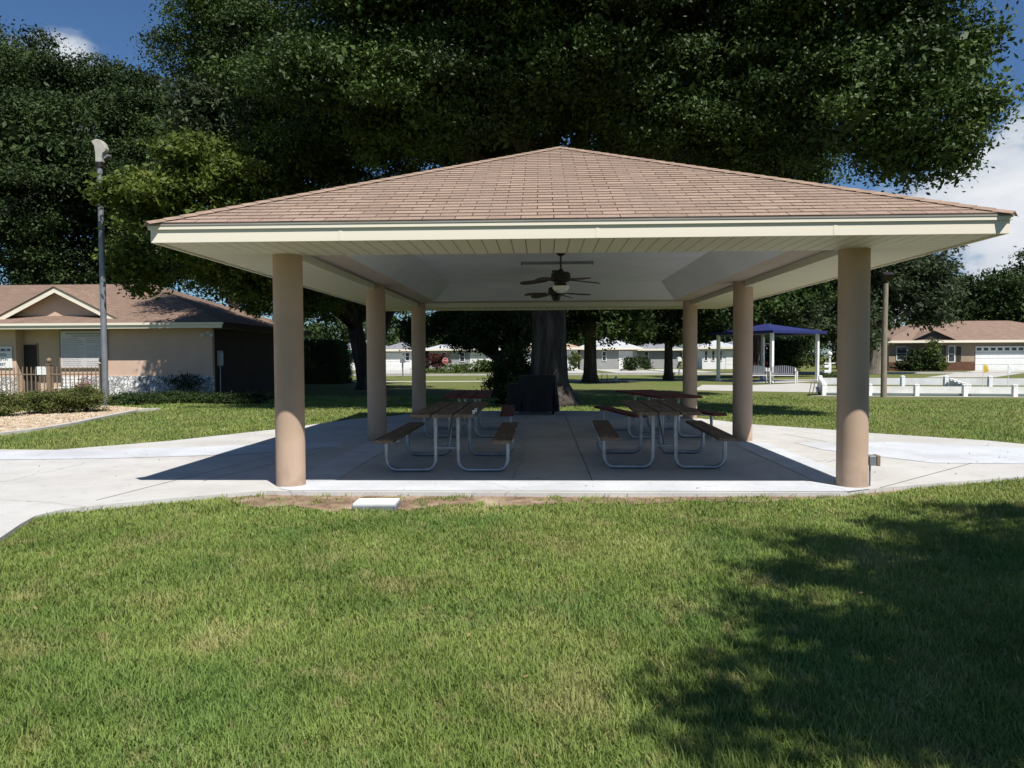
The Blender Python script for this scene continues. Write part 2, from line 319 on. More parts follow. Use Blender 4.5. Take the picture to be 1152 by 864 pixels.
M['hipcap'] = mat('hip_cap_shingle', (.35, .25, .188), (.25, .178, .132), 7, .95, .4, 70, .15)
def soffit_mat():
    m = bpy.data.materials.new('soffit_panels'); m.use_nodes = True; t = nt(m); N = t.nodes; L = t.links
    b = N['Principled BSDF']; b.inputs['Roughness'].default_value = .5
    uv = N.new('ShaderNodeUVMap'); sp = N.new('ShaderNodeSeparateXYZ'); L.new(uv.outputs[0], sp.inputs[0])
    md = N.new('ShaderNodeMath'); md.operation = 'PINGPONG'; md.inputs[1].default_value = .076; L.new(sp.outputs['X'], md.inputs[0])
    cp = N.new('ShaderNodeMath'); cp.operation = 'LESS_THAN'; cp.inputs[1].default_value = .006; L.new(md.outputs[0], cp.inputs[0])
    co = N.new('ShaderNodeTexCoord'); n1 = N.new('ShaderNodeTexNoise'); n1.inputs['Scale'].default_value = .9; L.new(co.outputs['Object'], n1.inputs['Vector'])
    m0 = N.new('ShaderNodeMix'); m0.data_type = 'RGBA'; L.new(n1.outputs['Fac'], m0.inputs['Factor']); m0.inputs['A'].default_value = (.66, .61, .45, 1); m0.inputs['B'].default_value = (.58, .535, .385, 1)
    mx = N.new('ShaderNodeMix'); mx.data_type = 'RGBA'; L.new(cp.outputs[0], mx.inputs['Factor']); L.new(m0.outputs['Result'], mx.inputs['A']); mx.inputs['B'].default_value = (.2, .18, .12, 1)
    L.new(mx.outputs['Result'], b.inputs['Base Color'])
    bp = N.new('ShaderNodeBump'); bp.inputs['Distance'].default_value = .01; bp.inputs['Strength'].default_value = .6; L.new(md.outputs[0], bp.inputs['Height']); L.new(bp.outputs[0], b.inputs['Normal'])
    return m
M['soffit'] = soffit_mat()
def stone_mat():
    m = bpy.data.materials.new('white_field_stone'); m.use_nodes = True; t = nt(m); N = t.nodes; L = t.links
    b = N['Principled BSDF']; b.inputs['Roughness'].default_value = .85
    co = N.new('ShaderNodeTexCoord'); n = N.new('ShaderNodeTexNoise'); n.inputs['Scale'].default_value = 3; L.new(co.outputs['Object'], n.inputs['Vector'])
    ad = N.new('ShaderNodeMixRGB'); ad.inputs[0].default_value = .12; L.new(co.outputs['Object'], ad.inputs[1]); L.new(n.outputs['Color'], ad.inputs[2])
    vo = N.new('ShaderNodeTexVoronoi'); vo.feature = 'DISTANCE_TO_EDGE'; vo.inputs['Scale'].default_value = 8.5; L.new(ad.outputs[0], vo.inputs['Vector'])
    v2 = N.new('ShaderNodeTexVoronoi'); v2.inputs['Scale'].default_value = 8.5; L.new(ad.outputs[0], v2.inputs['Vector'])
    cr = N.new('ShaderNodeValToRGB'); cr.color_ramp.elements[0].position = .0; cr.color_ramp.elements[0].color = (.2, .19, .18, 1); cr.color_ramp.elements[1].position = .07; cr.color_ramp.elements[1].color = (.78, .77, .75, 1)
    L.new(vo.outputs['Distance'], cr.inputs['Fac'])
    hs = N.new('ShaderNodeHueSaturation'); sp = N.new('ShaderNodeSeparateColor'); L.new(v2.outputs['Color'], sp.inputs[0])
    mr = N.new('ShaderNodeMapRange'); mr.inputs['To Min'].default_value = .5; mr.inputs['To Max'].default_value = 1.1; L.new(sp.outputs[0], mr.inputs['Value']); L.new(mr.outputs[0], hs.inputs['Value']); L.new(cr.outputs['Color'], hs.inputs['Color'])
    L.new(hs.outputs[0], b.inputs['Base Color'])
    bp = N.new('ShaderNodeBump'); bp.inputs['Distance'].default_value = .08; bp.inputs['Strength'].default_value = 1; L.new(cr.outputs['Color'], bp.inputs['Height']); L.new(bp.outputs[0], b.inputs['Normal'])
    return m
M['stone'] = stone_mat()

# ------------------------------------------------------------------ world, sun, view
SUN = Vector((.979, -1.536, 2.707)).normalized()
ELEV = math.asin(SUN.z); AZ = math.atan2(SUN.x, SUN.y)
w = bpy.data.worlds.new('World'); sc.world = w; w.use_nodes = True; t = w.node_tree; N = t.nodes; L = t.links
bg = N['Background']; bg.inputs['Strength'].default_value = .053
sky = N.new('ShaderNodeTexSky'); sky.sky_type = 'NISHITA'; sky.sun_disc = False; sky.sun_elevation = ELEV; sky.sun_rotation = AZ
sky.air_density = 1.0; sky.dust_density = .35; sky.ozone_density = 2.2; sky.altitude = 30
tc = N.new('ShaderNodeTexCoord')
sx_ = N.new('ShaderNodeSeparateXYZ'); L.new(tc.outputs['Generated'], sx_.inputs[0])
mpc = N.new('ShaderNodeMapping'); mpc.inputs['Scale'].default_value = (1, 1, 1.9); mpc.inputs['Location'].default_value = (.37, .1, .0); L.new(tc.outputs['Generated'], mpc.inputs['Vector'])
nz = N.new('ShaderNodeTexNoise'); nz.inputs['Scale'].default_value = 5.5; nz.inputs['Detail'].default_value = 9; nz.inputs['Roughness'].default_value = .56; L.new(mpc.outputs[0], nz.inputs['Vector'])
def lump(d, width, gain):
    d = Vector(d).normalized()
    vm = N.new('ShaderNodeVectorMath'); vm.operation = 'DISTANCE'; vm.inputs[1].default_value = d; L.new(tc.outputs['Generated'], vm.inputs[0])
    r = N.new('ShaderNodeMapRange'); r.interpolation_type = 'SMOOTHSTEP'; r.inputs['From Min'].default_value = 0; r.inputs['From Max'].default_value = width; r.inputs['To Min'].default_value = gain; r.inputs['To Max'].default_value = 0
    L.new(vm.outputs['Value'], r.inputs['Value']); return r.outputs[0]
lumps = [lump(ray(1140, 270), .17, .24), lump(ray(1250, 320), .35, .14), lump(ray(80, 52), .055, .24), lump(ray(40, 160), .16, .16), lump(ray(455, 375), .16, .16), lump(ray(-350, 120), .4, .1)]
acc = nz.outputs['Fac']
for o_ in lumps:
    a = N.new('ShaderNodeMath'); a.operation = 'ADD'; L.new(acc, a.inputs[0]); L.new(o_, a.inputs[1]); acc = a.outputs[0]
cm = N.new('ShaderNodeMapRange'); cm.interpolation_type = 'SMOOTHSTEP'; cm.inputs['From Min'].default_value = .60; cm.inputs['From Max'].default_value = .76; L.new(acc, cm.inputs['Value'])
cs = N.new('ShaderNodeMapRange'); cs.inputs['From Min'].default_value = .62; cs.inputs['From Max'].default_value = .98; L.new(acc, cs.inputs['Value'])
cc = N.new('ShaderNodeMix'); cc.data_type = 'RGBA'; L.new(cs.outputs[0], cc.inputs['Factor']); cc.inputs['A'].default_value = (6.6, 7.5, 8.8, 1); cc.inputs['B'].default_value = (12.6, 12.7, 13.0, 1)
skt = N.new('ShaderNodeMix'); skt.data_type = 'RGBA'; skt.blend_type = 'MULTIPLY'; skt.inputs['Factor'].default_value = 1; skt.inputs['B'].default_value = (.70, .95, 1.22, 1); L.new(sky.outputs[0], skt.inputs['A'])
mxk = N.new('ShaderNodeMix'); mxk.data_type = 'RGBA'; L.new(cm.outputs[0], mxk.inputs['Factor']); L.new(skt.outputs['Result'], mxk.inputs['A']); L.new(cc.outputs['Result'], mxk.inputs['B'])
L.new(mxk.outputs['Result'], bg.inputs['Color'])
sun = bpy.data.lights.new('sun', 'SUN'); sun.energy = 4.6; sun.angle = math.radians(.53); sun.color = (1, .967, .912)
so = bpy.data.objects.new('sun', sun); COL.objects.link(so); so.rotation_euler = SUN.to_track_quat('Z', 'Y').to_euler(); so.location = (20, -30, 60)
sc.view_settings.view_transform = 'Standard'; sc.view_settings.look = 'None'; sc.view_settings.exposure = 0.5; sc.view_settings.gamma = 1
sc.render.engine = 'CYCLES'; sc.cycles.use_denoising = True; sc.cycles.max_bounces = 6; sc.cycles.diffuse_bounces = 2; sc.cycles.transparent_max_bounces = 4
sc.cycles.caustics_reflective = False; sc.cycles.caustics_refractive = False

# ------------------------------------------------------------------ ground and paving
LZ = -.05
def sheet(name, pts, z, m, kind='structure', thick=None):
    b = MB()
    if thick: b.prism([(p[0], p[1]) for p in pts], z - thick, z)
    else:
        pp = [(p[0], p[1], z) for p in pts]
        A = sum(pp[i][0] * pp[(i + 1) % len(pp)][1] - pp[(i + 1) % len(pp)][0] * pp[i][1] for i in range(len(pp)))
        if A < 0: pp = pp[::-1]
        b.add(pp, [tuple(range(len(pp)))])
    o = b.build(name, m); tag(o, kind=kind); return o
sheet('lawn', [(-600, -60), (600, -60), (600, 900), (-600, 900)], LZ, M['lawn'])
patio_px = [(-120, 690), (-60, 642), (0, 605), (22, 590), (40, 580), (75, 572), (160, 563.5), (240, 556.5), (300, 552), (345, 553), (640, 554.5), (945, 554), (985, 549.5), (1060, 543), (1152, 536), (1300, 526),
            (1300, 512), (1152, 499.5), (1110, 495.5), (1040, 491), (978, 487), (943, 484), (900, 481), (849, 477.5), (800, 472), (720, 463), (600, 461.5), (480, 463), (440, 468), (400, 471), (310, 483), (190, 496), (64, 506), (0, 505.5), (-150, 503), (-150, 560)]
PATIO = [G(u, v) for u, v in patio_px]
patio = MB(); patio.prism([(p.x, p.y) for p in PATIO], -.14, 0)
def joint(a, b, wd=.012):
    a, b = Vector((a[0], a[1], 0)), Vector((b[0], b[1], 0)); d = (b - a).normalized(); s_ = Vector((-d.y, d.x, 0)) * wd / 2
    patio.add([(p.x, p.y, .0025) for p in (a - s_, b - s_, b + s_, a + s_)], [(0, 1, 2, 3)], 1)
joint((.62, 8.6), (.62, 21)); joint((-3.2, 16.4), (3.9, 16.4)); joint((-3.2, 19.2), (3.9, 19.2)); joint((-2.2, 14.6), (-7, 14.6))
for a, b in (((108, 563), (270, 522)), ((270, 522), (330, 507)), ((228, 541.5), (300, 524)), ((300, 524), (372, 506)), ((990, 549), (1090, 522)), ((1090, 522), (1140, 509)), ((930, 520), (1010, 505)), ((880, 488), (930, 497))):
    joint(G(*a), G(*b))
tag(patio.build('patio', [M['conc'], M['joint']]), kind='structure')
X0, Y0, PW, PD = .309, 8.856, 6.58, 9.53
XL, XR = X0 - PW / 2, X0 + PW / 2
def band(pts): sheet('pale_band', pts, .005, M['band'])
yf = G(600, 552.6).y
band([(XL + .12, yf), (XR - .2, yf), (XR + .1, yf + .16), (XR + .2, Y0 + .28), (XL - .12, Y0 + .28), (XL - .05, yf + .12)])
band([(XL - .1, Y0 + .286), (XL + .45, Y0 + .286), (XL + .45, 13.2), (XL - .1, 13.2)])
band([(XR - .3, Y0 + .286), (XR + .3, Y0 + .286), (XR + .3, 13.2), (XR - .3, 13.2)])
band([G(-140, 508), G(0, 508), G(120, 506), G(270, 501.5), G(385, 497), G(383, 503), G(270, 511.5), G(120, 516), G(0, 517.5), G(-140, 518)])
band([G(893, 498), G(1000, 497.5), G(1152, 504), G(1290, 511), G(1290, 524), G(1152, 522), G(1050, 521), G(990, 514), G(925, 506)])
# bare soil in front of the slab
soil_top = [(262, 556), (300, 554.3), (345, 555), (640, 556.5), (945, 556), (985, 551.5), (1010, 549.5)]
soil_bot = [(1040, 549), (1000, 556), (960, 563), (900, 563), (850, 566), (780, 564), (700, 569), (640, 566), (560, 572), (500, 568), (460, 575), (420, 570), (370, 577), (330, 569), (290, 572), (250, 563)]
SOIL = [G(u, v, LZ) for u, v in soil_top + soil_bot]
sheet('bare_soil', SOIL, LZ + .006, M['soil'])
# street, pavements, drives beyond the lawn
sheet('pavement', [(-120, 48), (0, 47), (30, 47.5), (30, 49), (0, 48.5), (-120, 49.5)], LZ + .005, M['pale'])
sheet('street', [(-250, 63), (250, 63), (250, 70), (-250, 70)], LZ + .007, M['asphalt'])
sheet('kerb', [(-250, 62.7), (250, 62.7), (250, 62.99), (-250, 62.99)], LZ + .12, M['pale'], thick=.14)
for (u, wd) in ((447, 5.5), (640, 5), (712, 5), (770, 4)):
    c = P(u, 405, 78).x; sheet('driveway', [(c - wd / 2, 70.02), (c + wd / 2, 70.02), (c + wd / 2 - 1, 89.5), (c - wd / 2 - 1, 89.5)], LZ + .011, M['pale'])
sheet('path', [G(790, 433, LZ), G(846, 433.5, LZ), G(900, 431, LZ), G(930, 432, LZ), G(924, 441.5, LZ), G(850, 440.5, LZ), G(780, 439, LZ)], LZ + .006, M['pale'])
gb = [G(-60, 474, LZ), G(0, 470, LZ), G(20, 464, LZ), G(60, 462, LZ), G(110, 457, LZ), G(150, 459, LZ), G(168, 460.5, LZ), G(150, 464, LZ), G(110, 471.5, LZ), G(60, 481, LZ), G(0, 489, LZ), G(-60, 495, LZ)]
sheet('gravel_bed', gb, LZ + .005, M['gravelbed'])
kb = MB(); kp = [(-60, 496), (0, 490), (30, 486.5), (60, 482), (85, 477.5), (110, 472), (135, 467), (152, 463.5), (178, 461.3)]
pts = [G(u, v, LZ) for u, v in kp]
for a, b in zip(pts, pts[1:]): kb.bar((a.x, a.y, LZ + .02), (b.x, b.y, LZ + .02), .17, .09)
tag(kb.build('garden_edging', M['pale']), kind='structure')

# ------------------------------------------------------------------ grass
def in_poly(px, py, poly):
    ins = np.zeros(px.shape, bool); n = len(poly); j = n - 1
    for i in range(n):
        xi, yi, xj, yj = poly[i][0], poly[i][1], poly[j][0], poly[j][1]
        c = ((yi > py) != (yj > py)) & (px < (xj - xi) * (py - yi) / (yj - yi + 1e-12) + xi)
        ins ^= c; j = i
    return ins
def vnoise(x, y, s, seed):      # cheap smooth noise
    r = np.random.default_rng(seed); T = r.random((64, 64)); x = x / s; y = y / s
    xi = np.floor(x).astype(int); yi = np.floor(y).astype(int); fx = x - xi; fy = y - yi; fx = fx * fx * (3 - 2 * fx); fy = fy * fy * (3 - 2 * fy)
    g = lambda a, b: T[a % 64, b % 64]
    return (g(xi, yi) * (1 - fx) + g(xi + 1, yi) * fx) * (1 - fy) + (g(xi, yi + 1) * (1 - fx) + g(xi + 1, yi + 1) * fx) * fy
UTIL = (G(424, 571, LZ).x, G(424, 571, LZ).y)
EXCL = [[(p.x, p.y) for p in PATIO], [(p.x, p.y) for p in gb]]
def blades(n, y0, y1, width, length, wide):
    y = np.sqrt(RNG.random(n) * (y1 * y1 - y0 * y0) + y0 * y0)
    x = (RNG.random(n) * 2 - 1) * (y * width + .4) + .0
    x -= y * .03
    keep = np.ones(n, bool)
    for p in EXCL: keep &= ~in_poly(x, y, p)
    soil = in_poly(x, y, [(p.x, p.y) for p in SOIL])
    keep &= ~(soil & (RNG.random(n) < .95 - .6 * (vnoise(x, y, .16, 5) > .56)))
    keep &= ~((abs(x - UTIL[0]) < .29) & (abs(y - UTIL[1]) < .17))
    keep &= ~((x < -12.9) & (y > 30)); keep &= ~((x > 10) & (y > 26.3))
    d = vnoise(x, y, .55, 1) * .6 + vnoise(x, y, .17, 2) * .4
    keep &= RNG.random(n) < np.clip((d - .05) * 2.0, .5, 1)
    x, y, d = x[keep], y[keep], d[keep]; n = len(x)
    az = RNG.random(n) * 2 * PI; ln = length * (.4 + .8 * RNG.random(n) + .7 * (RNG.random(n) > .94)) * (.6 + .8 * d)
    lean = (.25 + .9 * RNG.random(n)) * ln; hz = np.sqrt(np.maximum(ln ** 2 - (lean * .8) ** 2, (ln * .3) ** 2))
    ca, sa = np.cos(az), np.sin(az); wd = wide * (.7 + .7 * RNG.random(n)) / 2
    tw = az + PI / 2 + (RNG.random(n) - .5) * 1.4; wx, wy = np.cos(tw) * wd, np.sin(tw) * wd
    V = np.zeros((n, 5, 3))
    b0x, b0y = x, y; mxx, myy = x + ca * lean * .35, y + sa * lean * .35; tx, ty = x + ca * lean, y + sa * lean
    V[:, 0] = np.stack([b0x - wx, b0y - wy, np.full(n, LZ - .004)], 1); V[:, 1] = np.stack([b0x + wx, b0y + wy, np.full(n, LZ - .004)], 1)
    V[:, 2] = np.stack([mxx + wx * .9, myy + wy * .9, LZ + hz * .62], 1); V[:, 4] = np.stack([mxx - wx * .9, myy - wy * .9, LZ + hz * .62], 1)
    V[:, 3] = np.stack([tx, ty, LZ + hz], 1)
    return V
def build_grass():
    A = [blades(360000, 1.9, 4.2, .80, .050, .0042), blades(420000, 4.2, 7.2, .78, .047, .005), blades(280000, 7.2, 11, .78, .045, .0068), blades(150000, 11, 18, .80, .05, .011), blades(150000, 18, 30, .8, .05, .017)]
    V = np.concatenate(A); n = len(V)
    me = bpy.data.meshes.new('grass'); me.vertices.add(n * 5); me.vertices.foreach_set('co', V.astype(np.float32).ravel())
    idx = np.array([0, 1, 2, 4, 4, 2, 3], np.int32)[None, :] + np.arange(n, dtype=np.int32)[:, None] * 5
    me.loops.add(n * 7); me.loops.foreach_set('vertex_index', idx.ravel())
    st = (np.array([0, 4], np.int32)[None, :] + np.arange(n, dtype=np.int32)[:, None] * 7).ravel()
    me.polygons.add(n * 2); me.polygons.foreach_set('loop_start', st)
    me.materials.append(M['grass']); me.update(calc_edges=True)
    tag(link('grass', me), 'short mown green grass with yellowish patches across the lawn', 'grass', kind='stuff')
build_grass()

def litter():
    n = 1500; y = np.sqrt(RNG.random(n) * (15 ** 2 - 2.2 ** 2) + 2.2 ** 2); x = (RNG.random(n) * 2 - 1) * y * .75
    onp = in_poly(x, y, [(p.x, p.y) for p in PATIO]); z = np.where(onp, .012, LZ + .03 + .025 * RNG.random(n))
    under = onp & (x > -3.2) & (x < 4.2) & (y > 9.4); keep = ~under & (~onp | (RNG.random(n) < .22)); x, y, z = x[keep], y[keep], z[keep]; n = len(x)
    C = np.stack([x, y, z], 1); nr = np.tile(np.array([[0, 0, 1.0]]), (n, 1)) + RNG.normal(size=(n, 3)) * .35; nr /= np.linalg.norm(nr, axis=1, keepdims=True)
    a = RNG.normal(size=(n, 3)); a -= nr * (a * nr).sum(1, keepdims=True); a /= np.linalg.norm(a, axis=1, keepdims=True); b = np.cross(nr, a)
    s_ = (.008 + .011 * RNG.random(n))[:, None]; a = a * s_; b = b * s_ * .45
    tag(np_mesh('fallen_leaves', np.stack([C - a, C - b, C + a, C + b], 1), 4, leafmat('dry_leaf', (.10, .06, .03), (.34, .22, .11), None, .1)), 'dry brown leaves fallen on the lawn and the paving', 'leaves', kind='stuff')
litter()
# ------------------------------------------------------------------ pavilion
OH, OYF, OYR = 1.013, 1.20, 1.02
EX0, EX1 = XL - OH, XR + OH; EY0, EY1 = Y0 - OYF, Y0 + PD + OYR
ZS, ZB, ZC = 2.72, 2.82, 3.15; ZF0, ZF1 = 2.70, 2.885
pav = empty('pavilion', (0, 0, 0)); tag(pav, 'open picnic pavilion with tan round columns, cream eaves and brown shingled hip roof', 'pavilion')
def hip_roof(name, x0, x1, y0, y1, z, slope, mtl, parent, run_x=None, lip=.012, course=.143, step=.009):
    """shingle courses as real stepped strips on four faces"""
    hw = (x1 - x0) / 2; hd = (y1 - y0) / 2; h = min(hw, hd) if run_x is None else run_x
    V, Fc, UV = [], [], []
    ch = course / math.hypot(1, slope)      # plan depth of a course
    n = int(math.ceil(h / ch))
    def face(cornerA, cornerB, inA, inB, nrm):
        for i in range(n):
            a0 = i * ch; a1 = min((i + 1) * ch, h)
            if a1 <= a0: break
            p = [Vector(cornerA) + Vector(inA) * a0, Vector(cornerB) + Vector(inB) * a0, Vector(cornerB) + Vector(inB) * a1, Vector(cornerA) + Vector(inA) * a1]
            z0 = z + a0 * slope; z1 = z + a1 * slope
            o = len(V)
            e = Vector(cornerB) - Vector(cornerA); e.normalize()
            co = [(p[0].x, p[0].y, z0 + step), (p[1].x, p[1].y, z0 + step), (p[2].x, p[2].y, z1 + .001), (p[3].x, p[3].y, z1 + .001), (p[0].x, p[0].y, z0 - .002), (p[1].x, p[1].y, z0 - .002)]
            V.extend(co)
            u = [(q - Vector(cornerA)).dot(e) for q in p]; sh = .333 * (.5 * 0)
            v0 = i * course + .0005 + .003; v1 = (i + 1) * course - .0062
            Fc.append((o, o + 1, o + 2, o + 3)); UV.append([(u[0], v0 + .004), (u[1], v0 + .004), (u[2], v1 + .0), (u[3], v1 + .0)])
            Fc.append((o + 4, o + 5, o + 1, o)); UV.append([(u[0], v0 - .003), (u[1], v0 - .003), (u[1], v0 - .003), (u[0], v0 - .003)])
    face((x0, y0, 0), (x1, y0, 0), (1, 1, 0), (-1, 1, 0), None)
    face((x1, y0, 0), (x1, y1, 0), (-1, 1, 0), (-1, -1, 0), None)
    face((x1, y1, 0), (x0, y1, 0), (-1, -1, 0), (1, -1, 0), None)
    face((x0, y1, 0), (x0, y0, 0), (1, -1, 0), (1, 1, 0), None)
    me = bpy.data.meshes.new(name); me.from_pydata([tuple(q) for q in V], [], Fc)
    uvl = me.uv_layers.new(name='UVMap'); flat = [c for f in UV for q in f for c in q]; uvl.data.foreach_set('uv', flat)
    me.materials.append(mtl); me.update()
    return link(name, me, parent)
SL = (4.776 - 2.905) / ((EX1 - EX0) / 2)
roof = hip_roof('roof', EX0 - .03, EX1 + .03, EY0 - .03, EY1 + .03, 2.892, SL, M['shingle'], pav)
hc = MB(); h = (EX1 - EX0) / 2 + .03; za = 2.905 + SL * h
ax, ay0, ay1 = (EX0 + EX1) / 2, EY0 - .03 + h, EY1 + .03 - h
def cap_run(a, b, drop, wd=.12, seg=.17):
    a, b = Vector(a), Vector(b); d = b - a; n_ = max(2, int(d.length / seg)); pl = Vector((d.x, d.y, 0)).normalized(); sd = Vector((-pl.y, pl.x, 0))
    for i in range(n_):
        p = a.lerp(b, i / n_); q = a.lerp(b, min(1, (i + 1.1) / n_)); l0, l1 = Vector((0, 0, .020)), Vector((0, 0, .012))
        c0 = [p + sd * wd + l0 - Vector((0, 0, drop * wd)), p + l0 + Vector((0, 0, .004)), p - sd * wd + l0 - Vector((0, 0, drop * wd))]
        c1 = [q + sd * wd + l1 - Vector((0, 0, drop * wd)), q + l1 + Vector((0, 0, .004)), q - sd * wd + l1 - Vector((0, 0, drop * wd))]
        dn = Vector((0, 0, -.012))
        hc.add(c0 + c1 + [v + dn for v in c0] , [(1, 0, 3, 4), (2, 1, 4, 5), (0, 1, 7, 6), (1, 2, 8, 7)])
for c, e in (((EX0 - .03, EY0 - .03), (ax, ay0)), ((EX1 + .03, EY0 - .03), (ax, ay0)), ((EX0 - .03, EY1 + .03), (ax, ay1)), ((EX1 + .03, EY1 + .03), (ax, ay1))):
    cap_run((c[0], c[1], 2.892), (e[0], e[1], 2.892 + SL * h), SL * .7071)
cap_run((ax, ay0, 2.892 + SL * h), (ax, ay1, 2.892 + SL * h), SL)
hc.build('hip_cap', M['hipcap'], pav)
fa = MB(); T = .022
for x in (EX0 + 1.95, EX0 + 4.55, EX0 + 6.9): fa.b2((x, EY0 - .003, ZF0 + .001), (x + .035, EY0 - .0005, ZF1 - .058))
for (p, q) in (((EX0, EY0, ZF0), (EX1, EY0 + T, ZF1)), ((EX0, EY1 - T, ZF0), (EX1, EY1, ZF1)), ((EX0, EY0 + T + .001, ZF0), (EX0 + T, EY1 - T - .001, ZF1)), ((EX1 - T, EY0 + T + .001, ZF0), (EX1, EY1 - T - .001, ZF1))): fa.b2(p, q)
zt0, zt1 = ZF1 - .055, ZF1 + .004; E_ = .02
for (p, q) in (((EX0 - E_, EY0 - E_, zt0), (EX1 + E_, EY0 - .001, zt1)), ((EX0 - E_, EY1 + .001, zt0), (EX1 + E_, EY1 + E_, zt1)), ((EX0 - E_, EY0, zt0), (EX0 - .001, EY1, zt1)), ((EX1 + .001, EY0, zt0), (EX1 + E_, EY1, zt1))): fa.b2(p, q)
fa.build('fascia', M['fascia'], pav, bev=.003)
de = MB(); E2 = .027
for (p, q) in (((EX0 - E2, EY0 - E2, zt1 - .02), (EX1 + E2, EY0 - E_ - .001, zt1 + .004)), ((EX0 - E2, EY1 + E_ + .001, zt1 - .02), (EX1 + E2, EY1 + E2, zt1 + .004)), ((EX0 - E2, EY0 - E_, zt1 - .02), (EX0 - E_ - .001, EY1 + E_, zt1 + .004)), ((EX1 + E_ + .001, EY0 - E_, zt1 - .02), (EX1 + E2, EY1 + E_, zt1 + .004))): de.b2(p, q)
de.build('drip_edge', M['drip'], pav)
# soffit ring with panel UVs (u along the eave)
def ring_mesh(name, outer, inner, z, mtl, parent, uvdir=True):
    (ox0, oy0, ox1, oy1), (ix0, iy0, ix1, iy1) = outer, inner
    V = [(ox0, oy0, z), (ox1, oy0, z), (ox1, oy1, z), (ox0, oy1, z), (ix0, iy0, z), (ix1, iy0, z), (ix1, iy1, z), (ix0, iy1, z)]
    Fc = [(0, 4, 5, 1), (1, 5, 6, 2), (2, 6, 7, 3), (3, 7, 4, 0)]
    me = bpy.data.meshes.new(name); me.from_pydata(V, [], Fc); uvl = me.uv_layers.new(name='UVMap'); fl = []
    for k, f in enumerate(Fc):
        for i in f: fl += [V[i][0], V[i][1]] if k % 2 == 0 else [V[i][1], V[i][0]]
    uvl.data.foreach_set('uv', fl); me.materials.append(mtl); me.update(); return link(name, me, parent)
SIX0, SIX1, SIY0, SIY1 = XL + .02, XR - .02, Y0 + .02, Y0 + PD - .02
ring_mesh('soffit', (EX0 + T, EY0 + T, EX1 - T, EY1 - T), (SIX0, SIY0, SIX1, SIY1), ZS, M['soffit'], pav)
# beam band: step face, flat underside, and the tray ceiling
TX0, TX1, TY0, TY1 = X0 - 2.80, X0 + 2.80, Y0 + .55, Y0 + PD - .62
UX0, UX1, UY0, UY1 = X0 - 2.34, X0 + 2.34, TY0 + 1.0, TY1 - 1.03
bm_ = MB()
for a, b in (((SIX0, SIY0), (SIX1, SIY0)), ((SIX1, SIY0), (SIX1, SIY1)), ((SIX1, SIY1), (SIX0, SIY1)), ((SIX0, SIY1), (SIX0, SIY0))):
    bm_.add([(a[0], a[1], ZS), (b[0], b[1], ZS), (b[0], b[1], ZB), (a[0], a[1], ZB)], [(0, 1, 2, 3)], 1)
V = [(SIX0, SIY0, ZB), (SIX1, SIY0, ZB), (SIX1, SIY1, ZB), (SIX0, SIY1, ZB), (TX0, TY0, ZB), (TX1, TY0, ZB), (TX1, TY1, ZB), (TX0, TY1, ZB)]
bm_.add(V, [(0, 4, 5, 1), (1, 5, 6, 2), (2, 6, 7, 3), (3, 7, 4, 0)], 0)
bm_.build('beam', [M['beam'], M['vinyl']], pav)
ce = MB()
V = [(TX0, TY0, ZB), (TX1, TY0, ZB), (TX1, TY1, ZB), (TX0, TY1, ZB), (UX0, UY0, ZC), (UX1, UY0, ZC), (UX1, UY1, ZC), (UX0, UY1, ZC)]
ce.add(V, [(0, 4, 5, 1), (1, 5, 6, 2), (2, 6, 7, 3), (3, 7, 4, 0), (4, 7, 6, 5)])
ce.build('ceiling', M['ceiling'], pav)
CR = .171
for i, yy in enumerate((Y0, Y0 + PD / 2, Y0 + PD)):
    for xx in (XL, XR):
        c = MB(); c.lathe([(CR + .004, -.02), (CR + .002, .02), (CR, .06), (CR, 1.4), (CR, ZB + .02)], (xx, yy, 0), 48)
        co = c.build('column', M['stucco'], pav, smooth=.8)
        if i == 0 and xx == XR:
            b = MB(); b.box((xx + CR + .035, yy - .02, .30), (.075, .12, .115)); b.build('outlet_box', M['galv'], co, bev=.006)
            b = MB(); b.box((xx + CR + .098, yy - .02, .30), (.045, .125, .125)); b.build('outlet_cover', M['fencetan'], co, bev=.01)
            b = MB(); b.tube([(xx + CR + .02, yy - .03, .24), (xx + CR + .02, yy - .03, .0)], .011, 8); b.build('conduit', M['greymetal'], co, smooth=.8)

